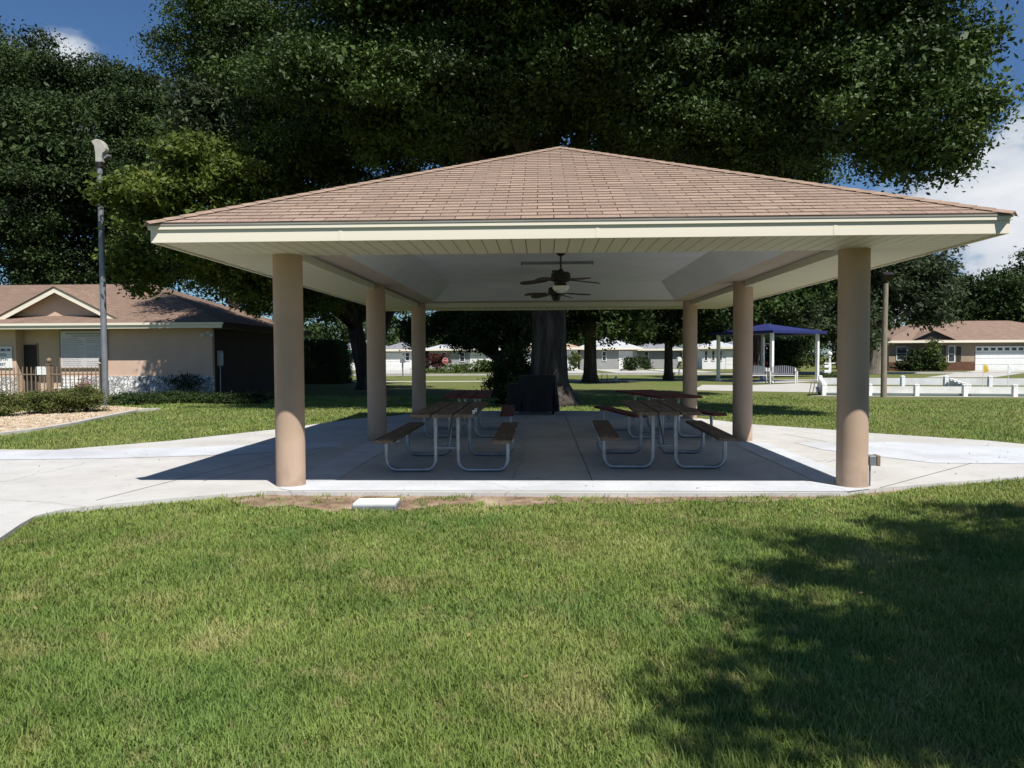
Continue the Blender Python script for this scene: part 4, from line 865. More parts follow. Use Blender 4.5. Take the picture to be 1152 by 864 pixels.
# ------------------------------------------------------------------ pool building
BY = 30.0; CX = P(239, 400, BY).x
pb = empty('pool_building', (CX, BY, 0)); tag(pb, 'low pink-tan stucco pool building with brown hip roof, front gable and white stone base', 'building')
b = MB(); lx = CX
def L3(x, y, z): return (x - CX, y - BY, z)
rxa, rxb = P(18, 400, BY).x, P(69, 400, BY).x
EZ0, EZ1, OVR = 2.70, 2.93, .72
b.b2(L3(rxb, BY, LZ), L3(CX, BY + .2, EZ0 + .02)); q_ = MB(); q_.b2(L3(-40, BY, LZ), L3(rxa, BY + .2, EZ0 + .02)); q_.build('wall', M['pinkwall'], pb)
b.b2(L3(rxb, BY + .2, LZ), L3(rxb + .2, BY + .52, EZ0 + .02)); b.b2(L3(rxa - .2, BY + .2, LZ), L3(rxa, BY + .52, EZ0 + .02)); b.b2(L3(rxa, BY + .52, LZ), L3(rxb, BY + .72, EZ0 + .02))
q_ = MB(); q_.b2(L3(-40, BY + 10.0, LZ), L3(CX - .21, BY + 10.2, EZ0 + .02)); q_.build('wall', M['pinkwall'], pb)
b.build('wall', M['pinkwall'], pb)
b = MB(); b.b2(L3(CX - .2, BY + .201, LZ), L3(CX, BY + 10.2, EZ0 + .02)); q = b.build('wall', M['shadewall'], pb); q['label'] = 'side wall coloured dark brown to carry its deep shade'
b = MB(); b.b2(L3(rxb - .002, BY - .06, LZ), L3(CX + .05, BY - .001, .80)); b.b2(L3(-40, BY - .06, LZ), L3(rxa, BY - .001, .80)); b.build('stone_base', M['stone'], pb)
BXA = -42.0; RX = 9.3; S2 = .36
ro = hip_roof('roof', BXA - CX, .72, -.72, 10.2 + .72, EZ1, S2, M['shingle2'], pb, run_x=None)
# the hip function treats the shorter half as its run
b = MB(); b.b2(L3(CX + OVR - .03, BY - OVR + .031, EZ0), L3(CX + OVR, BY + 10.2 + OVR, EZ1 - .004)); b.build('side_fascia', M['shadewall'], pb)  # eave board coloured dark so that it looks unlit
b = MB(); b.b2(L3(BXA, BY - OVR, EZ0), L3(CX + OVR, BY - OVR + .03, EZ1 - .004))
b.b2(L3(BXA, BY - OVR - .06, EZ1 - .1), L3(CX + OVR + .06, BY - OVR - .001, EZ1 - .01))
b.build('fascia', M['fascia'], pb)
b = MB(); b.b2(L3(BXA, BY - OVR + .03, EZ0 + .02), L3(CX + OVR - .03, BY - .001, EZ0 + .04)); b.b2(L3(CX + .001, BY, EZ0 + .02), L3(CX + OVR - .03, BY + 10.2, EZ0 + .04)); b.b2(L3(rxa + .01, BY + .001, EZ0 + .02), L3(rxb - .01, BY + .515, EZ0 + .04)); b.build('soffit', M['vinyl'], pb)
# gable
ga = P(68, 324, BY + .2); gl = P(2, 359, BY + .2); gr_ = P(144, 357, BY + .2)
gx, gz, gz0 = ga.x, ga.z, 3.16; hwid = 2.45; gy = BY + .22
b = MB(); b.add([L3(gx - hwid, gy, gz0), L3(gx + hwid, gy, gz0), L3(gx, gy, gz - .1), L3(gx - hwid, gy + .1, gz0), L3(gx + hwid, gy + .1, gz0), L3(gx, gy + .1, gz - .1)], [(0, 1, 2), (3, 5, 4), (0, 2, 5, 3), (1, 4, 5, 2)]); b.build('gable', M['pinkwall'], pb)
b = MB(); pk = gz; gs = (pk - gz0) / hwid
for s in (-1, 1):
    o_ = Vector(L3(gx, gy - .42, pk)); e_ = Vector(L3(gx + s * (hwid + .12), gy - .42, gz0 - .12 * gs))
    d_ = (e_ - o_).normalized(); b.add([o_, e_, e_ + Vector((0, 0, -.22)), o_ + Vector((0, 0, -.22)), o_ + Vector((0, .03, 0)), e_ + Vector((0, .03, 0)), e_ + Vector((0, .03, -.22)), o_ + Vector((0, .03, -.22))], [(0, 1, 2, 3), (7, 6, 5, 4), (0, 4, 5, 1), (3, 2, 6, 7), (1, 5, 6, 2)])
b.build('barge_board', M['fascia'], pb)
b = MB()
for s in (-1, 1):
    yb = 7.0
    A_ = Vector(L3(gx, gy - .46, pk + .03)); B_ = Vector(L3(gx + s * (hwid + .16), gy - .46, gz0 - .13 * gs + .02))
    b.add([A_, B_, B_ + Vector((0, yb, 0)), A_ + Vector((0, yb, 0))], [(0, 1, 2, 3) if s < 0 else (3, 2, 1, 0)])
    b.add([A_ - Vector((0, 0, .025)), B_ - Vector((0, 0, .025)), B_ + Vector((0, .5, -.025)), A_ + Vector((0, .5, -.025))], [(0, 1, 2, 3)])
gro = b.build('gable_roof', M['shingle2'], pb)
me = gro.data; uvl = me.uv_layers.new(name='UVMap'); uvl.data.foreach_set('uv', [c for l in me.loops for c in (me.vertices[l.vertex_index].co.y, math.hypot(me.vertices[l.vertex_index].co.x - (gx - CX), me.vertices[l.vertex_index].co.z - pk))])
b = MB(); dx0, dx1 = P(27, 400, BY + .48).x, P(41, 400, BY + .48).x
b.b2(L3(dx0, BY + .47, LZ), L3(dx1, BY + .518, 2.1)); d_ = b.build('door', M['dark'], pb)
b = MB(); b.b2(L3(dx0 - .07, BY + .49, LZ), L3(dx0 - .001, BY + .517, 2.16)); b.b2(L3(dx1 + .001, BY + .49, LZ), L3(dx1 + .07, BY + .517, 2.16)); b.build('frame', M['fencetan'], d_)
b = MB(); b.box(L3(dx1 - .1, BY + .45, 1.0), (.03, .05, .14)); b.build('handle', M['galv'], d_)
# meter box and floodlights on the wall
mb = empty('meter_box', (CX + .02, 30.55, 1.5)); tag(mb, 'pale grey electrical box on the shaded side wall of the pool building', 'electrical box')
b = MB(); b.box((.06, 0, 0), (.12, .34, .62)); b.build('box_body', M['lampmetal'], mb, bev=.01)
b = MB(); b.box((.125, .0, -.02), (.012, .28, .5)); b.build('door', M['whited'], mb, bev=.004)
b = MB(); b.tube([(.05, 0, -.31), (.05, 0, -1.5)], .022, 8); b.build('conduit', M['galv'], mb)
fl = empty('floodlight', (CX - .15, BY - .02, 2.52)); tag(fl, 'twin white floodlight at the pool building corner under the eave', 'floodlight')
b = MB(); b.box((0, 0, 0), (.12, .05, .12)); b.build('base_plate', M['white'], fl)
for s in (-1, 1):
    b = MB(); b.tube([(s * .03, -.03, -.02), (s * .14, -.10, -.06), (s * .19, -.17, -.09)], [.03, .045, .07], 12); b.build('lamp_head', M['white'], fl, smooth=.9)
# rules board
rbx0, rbx1 = P(68.5, 400, BY - .05).x, P(120, 400, BY - .05).x; rz1, rz0 = P(90, 372.5, BY - .05).z, P(90, 413.5, BY - .05).z
rbd = empty('rules_board', ((rbx0 + rbx1) / 2, BY - .065, (rz0 + rz1) / 2)); tag(rbd, 'large grey board with many lines of small dark text on the pool building wall', 'sign')
bw, bh = rbx1 - rbx0, rz1 - rz0
b = MB(); b.box((0, .02, 0), (bw, .03, bh)); b.build('panel', M['board'], rbd)
b = MB()
for s in (-1, 1): b.box((s * (bw / 2 + .02), .015, 0), (.04, .05, bh + .08)); b.box((0, .015, s * (bh / 2 + .02)), (bw, .05, .04))
b.build('frame', M['fencetan'], rbd)
b = MB(); rr_ = random.Random(2)
def words(x0, x1, z, hgt):
    x = x0
    while x < x1 - .03:
        l = min(rr_.uniform(.05, .16), x1 - x); b.box((x + l / 2, .003, z), (l, .004, hgt)); x += l + .025
words(-bw * .38, bw * .4, bh * .43, .035); words(-bw * .25, bw * .38, bh * .365, .035)
for i in range(15):
    z = bh * .29 - i * bh * .052; words(-bw * .46, -bw * .46 + bw * (.44 + rr_.uniform(-.1, .04)), z, .014); 
    if i % 4 != 3: words(bw * .07, bw * .07 + bw * (.38 + rr_.uniform(-.16, .0)), z, .014)
b.build('text', M['ink'], rbd)
# pool depth sign, cut by the picture edge
ps0, ps1 = P(-8.5, 400, BY - .05).x, P(13.5, 400, BY - .05).x; pz1, pz0 = P(5, 390, BY - .05).z, P(5, 414, BY - .05).z
psn = empty('depth_sign', ((ps0 + ps1) / 2, BY - .065, (pz0 + pz1) / 2)); tag(psn, 'white pool depth sign with dark blue capitals at the picture edge', 'sign')
b = MB(); b.box((0, .02, 0), (ps1 - ps0, .03, pz1 - pz0)); b.build('panel', M['paper'], psn)
hh = pz1 - pz0
for i, s_ in enumerate(('MAXIMUM', 'POOL', 'DEPTH', 'FEET')):
    text_mesh('lettering', s_, .16, M['navyink'], ((ps1 - ps0) * -.02, .002, hh * (.34 - .225 * i)), (PI / 2, 0, 0), psn)
# fence
FY = 26.0
fn = empty('picket_fence', (P(55, 400, FY).x, FY, LZ)); tag(fn, 'tan metal picket fence with ball-topped posts before the pool building entrance', 'fence')
fx0, fx1 = P(-90, 400, FY).x, P(114, 400, FY).x; ox = P(55, 400, FY).x
for u in (55, 114, -10):
    x = P(u, 400, FY).x - ox; b = MB(); b.box((x, 0, .68), (.14, .14, 1.36)); b.box((x, 0, 1.375), (.18, .18, .03)); b.lathe([(.03, 1.39), (.03, 1.42), (.075, 1.46), (.09, 1.51), (.075, 1.56), (.02, 1.6)], (x, 0, 0), 14); b.build('post', M['fencetan'], fn)
b = MB(); b.b2((fx0 - ox, -.02, 1.0), (fx1 - ox, .02, 1.04)); b.b2((fx0 - ox, -.02, .16), (fx1 - ox, .02, .2)); b.build('rail', M['fencetan'], fn)
x = fx0 - ox; n_ = 0
pk_ = MB(); pk_.box((0, 0, .62), (.032, .022, 1.24)); pk_.add([(-.016, -.011, 1.24), (.016, -.011, 1.24), (.016, .011, 1.24), (-.016, .011, 1.24), (0, 0, 1.3)], [(0, 1, 4), (1, 2, 4), (2, 3, 4), (3, 0, 4)])
pko = None
while x < fx1 - ox - .05:
    x += .155
    if pko is None: pko = pk_.build('picket', M['fencetan'], fn); q_ = pko
    else: q_ = pko.copy(); COL.objects.link(q_)
    q_.location = (x, 0, 0)
nx = P(46.5, 400, FY - .04).x; nz_ = P(46, 417, FY - .04).z
for k, (dx, lab) in enumerate(((-.1, 'white paper notice on the fence gate, farther from the ball-topped post'), (.09, 'white paper notice on the fence gate right beside the ball-topped post'))):
    b = MB(); b.box((nx + dx, FY - .03, nz_), (.165, .006, .29)); b.box((nx + dx, FY - .0345, nz_ + .06), (.1, .002, .03)); tag(b.build('notice', M['paper']), lab, 'notice', 'paper notices on the fence')
# white slatted bench behind the fence
wbn = empty('slatted_bench', (P(77, 430, 28.4).x, 28.4, LZ)); tag(wbn, 'low white slatted bench standing behind the picket fence', 'bench')
b = MB()
for i in range(4): b.box((0, -.2 + i * .13, .45), (.85, .1, .03))
b.build('seat', M['white'], wbn)
b = MB()
for i in range(3): b.box((0, .24, .56 + i * .13), (.85, .03, .09))
b.build('backrest', M['white'], wbn)
for s in (-1, 1):
    b = MB(); b.box((s * .38, -.18, .22), (.05, .05, .44)); b.box((s * .38, .24, .42), (.05, .05, .84)); b.box((s * .38, .03, .2), (.05, .42, .05)); b.build('leg', M['greymetal'], wbn)

# ------------------------------------------------------------------ light pole
lp0 = P(118.5, 441, 24.6)
lp = empty('light_pole', (lp0.x, 24.6, LZ)); tag(lp, 'tall grey metal light pole with hooded lamp in front of the pool building', 'light pole')
zt = P(118, 182, 24.6).z - LZ
b = MB(); b.lathe([(.17, 0), (.17, .03), (.105, .035), (.1, 1), (.085, zt)], seg=20); b.build('pole', M['greymetal'], lp, smooth=.7)
b = MB(); r_ = zt; prof = [(-.13, -.02), (-.135, .3), (-.17, .55), (-.28, .72), (-.10, .80), (.09, .76), (.22, .64), (.29, .46), (.27, .36), (.15, .28), (.12, .14), (.12, -.02)]
n_ = len(prof); vs = [(x * .85, -.07, r_ + z * .92) for x, z in prof] + [(x * .85, .16, r_ + z * .92) for x, z in prof]
b.add(vs, [tuple(reversed(range(n_))), tuple(range(n_, 2 * n_))] + [(i, (i + 1) % n_, n_ + (i + 1) % n_, n_ + i) for i in range(n_)])
b.build('lamp_hood', M['lampmetal'], lp, bev=.02)
b = MB(); b.box((.24, .05, r_ + .16), (.18, .2, .07), Matrix.Rotation(-.6, 3, 'Y')); b.build('lamp_visor', M['greymetal'], lp, bev=.01)
b = MB(); b.lathe([(.1, r_ - .2), (.12, r_ - .18), (.12, r_ - .03)], seg=18); b.build('collar', M['bronze'], lp, smooth=.7)

# wooden pole
wp0 = G(994, 447, LZ)
wp = empty('wooden_pole', (wp0.x, wp0.y, LZ)); tag(wp, 'weathered wooden pole with a dark floodlight on top beside the white court rail', 'pole')
zt = P(994, 319, wp0.y).z - LZ
b = MB(); b.tube([(0, 0, -.1), (.0, 0, zt * .5), (.03, 0, zt)], [.105, .1, .088], 16); b.build('pole', M['polewood'], wp, smooth=.8)
b = MB(); b.tube([(.03, 0, zt), (.03, 0, zt + .12)], .03, 10); b.box((.06, -.04, zt + .26), (.36, .22, .26), Matrix.Rotation(.5, 3, 'X')); b.build('lamp_head', M['bronze'], wp, bev=.02)

# ------------------------------------------------------------------ blue canopy
pA, pB, pC, pD = G(852, 430.5, LZ), G(918, 429, LZ), G(808, 430.5, LZ), G(873, 427, LZ)
cn = (pA + pB + pC + pD) / 4
cx_, cy_ = cn.x, cn.y
hs_ = 1.98; cx_ = P(863, 400, cy_).x; can = empty('shade_canopy', (cx_, cy_, LZ), .588); tag(can, 'dark blue fabric canopy on white posts over park benches', 'canopy')
zt = P(918, 374, pB.y).z - LZ
ap = P(880, 364, cy_).z - LZ
b = MB(); hw = 2.35; nn = 8
for f_ in range(4):
    R_ = Matrix.Rotation(f_ * PI / 2, 3, 'Z'); g0 = len(b.v)
    for i in range(nn + 1):
        s = i / nn; wv = hw * (1 - s); z = zt + .05 + (ap - zt - .05) * (s ** 1.12)
        for k in range(nn + 1):
            t_ = k / nn * 2 - 1; p = R_ @ Vector((t_ * wv, -wv, z - .05 * (1 - t_ * t_) * (1 - s))); b.v.append(tuple(p))
    for i in range(nn):
        for k in range(nn): a_ = g0 + i * (nn + 1) + k; b.f.append((a_, a_ + 1, a_ + nn + 2, a_ + nn + 1)); b.m.append(0)
    p0, p1 = R_ @ Vector((-hw, -hw, zt + .05)), R_ @ Vector((hw, -hw, zt + .05)); b.add([p0, p1, p1 - Vector((0, 0, .16)), p0 - Vector((0, 0, .16))], [(0, 3, 2, 1)])
b.build('canopy_top', M['bluecanvas'], can, smooth=.5)
for sx in (-1, 1):
    for sy in (-1, 1):
        b = MB(); b.box((sx * hs_, sy * hs_, zt / 2), (.17, .17, zt)); b.box((sx * hs_, sy * hs_, .06), (.26, .26, .12)); b.build('post', M['white'], can, bev=.01)
b = MB()
for s in (-1, 1): b.box((0, s * hs_, zt - .03), (2 * hs_ + .1, .08, .1)); b.box((s * hs_, 0, zt - .135), (.08, 2 * hs_ + .1, .1))
b.build('rail', M['greymetal'], can)
sheet('canopy_pad', [(cx_ + 3.1 * math.cos(a + .588), cy_ + 3.1 * math.sin(a + .588)) for a in (PI / 4, 3 * PI / 4, 5 * PI / 4, 7 * PI / 4)], LZ + .012, M['pale'])
def make_bench(x, y, r):
    o = empty('park_bench', (x, y, LZ + .012), r)
    b = MB()
    for i in range(4): b.box((0, -.24 + i * .12, .44), (1.45, .1, .035))
    b.build('seat', M['whited'], o)
    b = MB(); n_ = 13
    for i in range(n_):
        x_ = -.66 + i * .11; hh_ = .36 + .12 * math.cos(x_ * 2.0) ; b.box((x_, .26, .5 + hh_ / 2), (.06, .03, hh_))
    b.box((0, .262, .52), (1.45, .045, .06)); b.build('backrest', M['greymetal'], o)
    for s in (-1, 1):
        b = MB(); b.box((s * .7, -.26, .32), (.07, .07, .64)); b.build('leg', M['whited'], o)
        b = MB(); b.box((s * .7, .27, .42), (.07, .07, .84)); b.build('leg', M['whited'], o)
        b = MB(); b.box((s * .7, 0, .655), (.08, .6, .035)); b.build('armrest', M['whited'], o)
    return o
q = P(879, 415, 42.5)
bn = make_bench(q.x, 42.2, -.15); tag(bn, 'pale slatted park bench standing fully in view below the blue canopy', 'bench', 'park benches under the canopy')
q = P(851, 415, 42.5); b2_ = copy_tree(bn); b2_.location = (q.x, 42.6, LZ + .012); b2_.rotation_euler.z = .1; b2_['label'] = 'pale park bench half hidden behind the middle pavilion column'
# white post with planter shelves
q = G(933, 429, LZ)
bp_ = empty('mailbox_post', (q.x, q.y, LZ)); tag(bp_, 'white turned post with round cap and letter boxes among low plants', 'mailbox')
b = MB(); b.box((0, 0, .55), (.16, .16, 1.1)); b.lathe([(.06, 1.1), (.07, 1.2), (.06, 1.4), (.1, 1.43), (.1, 1.46), (.06, 1.48), (.13, 1.56), (.15, 1.64), (.12, 1.72), (.03, 1.77)], (0, 0, 0), 18); b.build('post', M['white'], bp_, smooth=.6)
for k, z in enumerate((.88, .58)):
    b = MB(); b.box((-.22, -.05, z), (.34, .4, .17)); b.build('letter_box', M['white'], bp_, bev=.03)
b = MB(); b.box((0, 0, 1.08), (.62, .06, .06)); b.build('arm', M['white'], bp_)
shrub('low_plant', 'bright green low plants around the white mailbox post', (q.x + .1, q.y - .3), .9, .4, .45, 2500, .06, M['palml'], cat='plant')
q = G(896, 424, LZ); shrub('shrub', 'big round dark shrub behind the canopy benches', (q.x, q.y + 1), 2.4, 1.8, 2.9, 14000, .09, M['leafd'])

# ------------------------------------------------------------------ bocce court: white rails, posts, green carpet
ca, cb = P(927, 400, 29.6), P(1200, 400, 27.9)
ca.z = cb.z = LZ
cd = G(1010, 428, LZ); ce2 = (cb - ca) + cd
cdir = (cb - ca).normalized(); Lc = (cb - ca).length
sheet('court_surface', [(ca.x, ca.y), (cb.x, cb.y), (cb.x + 3.4, cb.y + 7), (ca.x + 2.6, ca.y + 7.5)], LZ + .03, M['court'], thick=.06)
sheet('court_apron', [ca - Vector((.6, .45, 0)), cb + Vector((.4, -.45, 0)), cb + Vector((.4, -.02, 0)), ca + Vector((-.6, -.02, 0))], LZ + .008, M['pale'])
def rail(name, label, a, b_, n, h_=.40, group='white court rails', caps=True):
    a, b_ = Vector((a[0], a[1], LZ)), Vector((b_[0], b_[1], LZ)); d = b_ - a; o = empty(name, tuple(a)); tag(o, label, 'court rail', group)
    m_ = MB(); m_.bar(Vector((0, 0, h_ * .6)), d + Vector((0, 0, h_ * .6)), .05, h_ * .64); m_.build('rail_board', M['whitec'], o)
    for i in range(n + 1):
        p = d * (i / n); m_ = MB(); m_.box((p.x, p.y, h_ * .53), (.15, .15, h_ * 1.06)); m_.lathe([(.1, h_ * 1.06), (.1, h_ * 1.08), (.075, h_ * 1.13), (.02, h_ * 1.16)], (p.x, p.y, 0), 10); m_.build('post', M['white'], o)
    return o
rail('court_rail', 'long white board rail along the near side of the bocce court', ca, cb, 5)
rail('court_rail', 'white board rail at the far side of the bocce court', ca + Vector((2.6, 7.5, 0)), cb + Vector((3.4, 7, 0)), 5, .5)
rail('court_rail', 'white end rail of the court running back from the leaning cues', ca + Vector((.1, .2, 0)), ca + Vector((2.55, 7.35, 0)), 4)
for k, (fr, lab) in enumerate(((.62, 'white rail splitting the two court lanes'),)):
    a_ = ca.lerp(cb, fr) + Vector((.05, .2, 0)); e_ = (ca + Vector((2.6, 7.5, 0))).lerp(cb + Vector((3.4, 7, 0)), fr) - Vector((.05, .2, 0)); rail('court_rail', lab, a_, e_, 4, .4)
for k, (u, col, lab) in enumerate(((985, 'yellow', 'small yellow flag on a thin stick at the court'), (1085, 'white', 'small white flag on a thin stick at the court'))):
    p = G(u + 120 * (k == 0) * 0 + (1105 - 985) * (k == 0) * 0, 430, LZ)
    p = P((1106, 1133)[k] if False else (1106 - 0, 1134)[k], 430, 40.0)
    p = P((1106, 1134)[k], 430, 32.5); o = empty('marker_flag', (p.x, 32.5, LZ)); tag(o, lab, 'flag', 'flags on the court')
    m_ = MB(); m_.tube([(0, 0, 0), (0, 0, 1.15)], .014, 6); m_.build('stick', M['white'], o)
    m_ = MB(); m_.add([(0, 0, 1.15), (.2, .02, 1.08), (.22, -.02, .85), (0, 0, .75), (0, .012, 1.15), (.2, .032, 1.08), (.22, -.008, .85), (0, .012, .75)], [(0, 1, 2, 3), (7, 6, 5, 4), (0, 4, 5, 1), (1, 5, 6, 2), (2, 6, 7, 3)]); m_.build('flag', M[col], o)
for k in range(3):
    m_ = MB(); x_ = -.25 - k * .13; m_.tube([(ca.x + x_ - .1, ca.y - .12, LZ + .01), (ca.x + x_ + .05, ca.y + .02, LZ + .5)], .014, 6); m_.box((ca.x + x_ - .1, ca.y - .13, LZ + .03), (.1, .1, .05))
    tag(m_.build('shuffle_cue', M['bronze']), ('dark cue leaning at the end post of the court, touching the post', 'dark cue leaning between its two neighbours at the court end', 'dark cue leaning at the court end, farthest from the post')[k], 'cue', 'cues leaning at the court')

# ------------------------------------------------------------------ houses
def house(name, label, x0, x1, Y, depth, hw_, slope, wm, rm, feats, group=None, gable=None, base=None, ov=.6):
    o = empty(name, ((x0 + x1) / 2, Y, LZ)); tag(o, label, 'house', group); cx = (x0 + x1) / 2; w2 = (x1 - x0) / 2
    b = MB(); b.b2((-w2, 0, 0), (w2, depth, hw_)); b.build('wall', wm, o)
    if base:
        g_ = [f for f in feats if f[0] == 'garage'][0]; b = MB(); b.b2((-w2 - .04, -.06, 0), (g_[1] - cx - .05, -.002, .85)); b.b2((g_[2] - cx + .05, -.06, 0), (w2 + .04, -.002, .85)); b.build('brick_base', base, o)
    hd = depth / 2 + ov; hx = w2 + ov; run = min(hd, hx); z = hw_ + .02; zr = z + run * slope
    b = MB(); V_ = [(-hx, -ov, z), (hx, -ov, z), (hx, depth + ov, z), (-hx, depth + ov, z)]
    if hx >= hd: R_ = [(-hx + run, depth / 2, zr), (hx - run, depth / 2, zr)]; fc = [(0, 1, 5, 4), (1, 2, 5), (2, 3, 4, 5), (3, 0, 4), (3, 2, 1, 0)]
    else: R_ = [(0, -ov + run, zr), (0, depth + ov - run, zr)]; fc = [(0, 1, 4), (1, 2, 5, 4), (2, 3, 5), (3, 0, 4, 5), (3, 2, 1, 0)]
    b.add(V_ + R_, fc)
    rf = b.build('roof', rm, o)
    if rm is M['shingle2']:
        me = rf.data; uvl = me.uv_layers.new(name='UVMap'); uvl.data.foreach_set('uv', [c for l in me.loops for c in (me.vertices[l.vertex_index].co.x, me.vertices[l.vertex_index].co.y * 1.05)])
    b = MB()
    b.b2((-hx - .02, -ov - .025, z - .2), (hx + .02, -ov - .002, z + .03)); b.b2((-hx - .025, -ov, z - .2), (-hx - .001, depth + ov, z + .03)); b.b2((hx + .001, -ov, z - .2), (hx + .025, depth + ov, z + .03)); b.build('fascia', M['fascia'], rf)
    if gable:
        gx_, gw, gh = gable; zb = z + slope * .35 + .05; b = MB(); yb = .35 - ov
        b.add([(gx_ - gw, yb, zb), (gx_ + gw, yb, zb), (gx_, yb, zb + gh)], [(0, 1, 2)], 1)
        yy = yb - .3; back = yb + gh / slope + .3
        b.add([(gx_ - gw - .3, yy, zb - .08), (gx_, yy, zb + gh + .06), (gx_, back, zb + gh + .06), (gx_ - gw - .3, back, zb - .08)], [(0, 1, 2, 3)])
        b.add([(gx_ + gw + .3, yy, zb - .08), (gx_, yy, zb + gh + .06), (gx_, back, zb + gh + .06), (gx_ + gw + .3, back, zb - .08)], [(3, 2, 1, 0)])
        g_ = b.build('gable', [rm, M['dark']], rf)
        me = g_.data; uvl = me.uv_layers.new(name='UVMap'); uvl.data.foreach_set('uv', [c for l in me.loops for c in (me.vertices[l.vertex_index].co.y, me.vertices[l.vertex_index].co.x * 1.05)])
    for ft in feats:
        k, xa, xb, za_, zb_ = ft[:5]; xa -= cx; xb -= cx
        if k == 'window':
            b = MB()
            for p, q in (((xa, -.07, za_), (xb, -.01, za_ + .07)), ((xa, -.07, zb_ - .07), (xb, -.01, zb_)), ((xa, -.069, za_ + .071), (xa + .07, -.01, zb_ - .071)), ((xb - .07, -.069, za_ + .071), (xb, -.01, zb_ - .071)), ((xa + .071, -.066, (za_ + zb_) / 2 - .03), (xb - .071, -.012, (za_ + zb_) / 2 + .03))): b.b2(p, q)
            f_ = b.build('window', M['white'], o); b = MB(); b.b2((xa + .05, -.04, za_ + .05), (xb - .05, -.005, zb_ - .05)); b.build('pane', M['glass'], f_)
            if len(ft) > 5:
                for s in (-1, 1):
                    b = MB(); c0 = xa - .5 if s < 0 else xb + .08; b.b2((c0, -.05, za_), (c0 + .42, -.003, zb_)); b.build('shutter', M['darktrim'], f_)
        elif k == 'garage':
            b = MB(); nr = 4; hh_ = (zb_ - za_) / nr
            for i in range(nr): b.b2((xa, -.05 - .002 * i, za_ + i * hh_), (xb, -.004, za_ + (i + 1) * hh_ - .025))
            g_ = b.build('garage_door', M['white'], o)
            if len(ft) > 5:
                nw = ft[5]; ww = (xb - xa) / nw
                for i in range(nw): b = MB(); b.b2((xa + ww * (i + .18), -.065, zb_ - hh_ * .75), (xa + ww * (i + .82), -.03, zb_ - hh_ * .3)); b.build('pane', M['glass'], g_)
        elif k == 'door':
            b = MB(); b.b2((xa, -.04, za_), (xb, -.004, zb_)); d_ = b.build('door', M['dark'], o); b = MB(); b.box((xb - .12, -.06, 1.0), (.04, .04, .12)); b.build('handle', M['galv'], d_)
        elif k == 'recess':
            b = MB(); b.b2((xa, -.03, za_), (xb, -.003, zb_)); b.build('entry', M['darktrim'], o)
    return o
HX = lambda u, Y: P(u, 402, Y).x
RY = 74.0
rx0, rx1 = HX(1000, RY), HX(1260, RY)
house('brown_house', 'brown-roofed tan house with brick base and white garage door beyond the court', rx0, rx1, RY, 13, 2.85, .30, M['tanwall'], M['shingle2'],
      [('window', HX(1008, RY), HX(1020, RY), 1.0, 2.35), ('window', HX(1066, RY), HX(1074, RY), .8, 2.4), ('recess', HX(1056, RY), HX(1064, RY), 0, 2.4), ('door', HX(1076, RY), HX(1081, RY), 0, 2.3), ('garage', HX(1097, RY), HX(1160, RY), 0, 2.35, 8), ('window', HX(1180, RY), HX(1200, RY), 1, 2.3)],
      gable=(HX(1047, RY) - (rx0 + rx1) / 2, 1.7, .75), base=M['brickm'], ov=.7)
sheet('driveway', [(HX(1092, RY), RY - .8), (HX(1165, RY), RY - .8), (HX(1120, 52), 52), (HX(1040, 52), 52)], LZ + .008, M['pale'])
for (u, v, rr2, h2, m_, lab) in ((1040, 416, 1.5, 2.0, 'leafd', 'leafy dark shrub below the brown house gable'), (1051, 416, .7, 2.7, 'palml', 'tall bright palm-like plant by the brown house entry'), (1056, 419, .8, .8, 'palml', 'low bright green plant at the brown house lawn edge'), (1022, 417, 1.3, 1.0, 'leafd', 'low dark shrub under the brown house window')):
    q = P(u, v, RY - 1.6); shrub('shrub', lab, (q.x, RY - 1.6), rr2, .8, h2, 3500, .11, M[m_], 'plants before the brown house')
FYh = 90.0
def W_(u0, u1, z0=.95, z1=2.15, *e): return ('window', HX(u0, FYh), HX(u1, FYh), z0, z1, *e)
hs = 'far houses across the street'
house('bungalow', 'white bungalow with grey roof and dark-shuttered window at the end of the row', HX(372, FYh), HX(428, FYh), FYh + 1, 9, 2.5, .34, M['hwhite'], M['rgrey'], [W_(397, 402, .95, 2.2, 1), W_(408, 412, .9, 2.2, 1)], hs)
house('bungalow', 'white garage-fronted bungalow with dark grey gable-like roof between two columns', HX(432, FYh), HX(470, FYh), FYh, 9, 2.45, .38, M['hwhite'], M['rgrey'], [('garage', HX(434, FYh), HX(454, FYh), 0, 2.1), W_(456, 461, 1.1, 2.1)], hs)
house('bungalow', 'long grey-walled bungalow with a pale roof behind the grassy mound', HX(480, FYh), HX(556, FYh), FYh + 2, 9, 2.5, .30, M['hgrey'], M['rpale'], [W_(494, 500), ('garage', HX(527, FYh), HX(553, FYh), 0, 2.3), W_(515, 521)], hs)
house('bungalow', 'small white bungalow with a tan roof beside the big oak trunk', HX(590, FYh), HX(648, FYh), FYh - 4, 9, 2.5, .30, M['hwhite'], M['rtan'], [('garage', HX(628, FYh), HX(642, FYh), 0, 2.2), W_(606, 612)], hs)
house('bungalow', 'grey bungalow with white garage wing and pale roof between the two lawn oaks', HX(653, FYh), HX(718, FYh), FYh + 1, 9, 2.5, .34, M['hgrey'], M['rpale'], [('garage', HX(697, FYh), HX(713, FYh), 0, 2.2), W_(662, 667), W_(678, 683)], hs)
house('bungalow', 'shaded grey bungalow just past the slim lawn oak', HX(724, FYh), HX(776, FYh), FYh + 6, 9, 2.4, .3, M['hgrey'], M['rgrey'], [W_(732, 738), W_(758, 763)], hs)
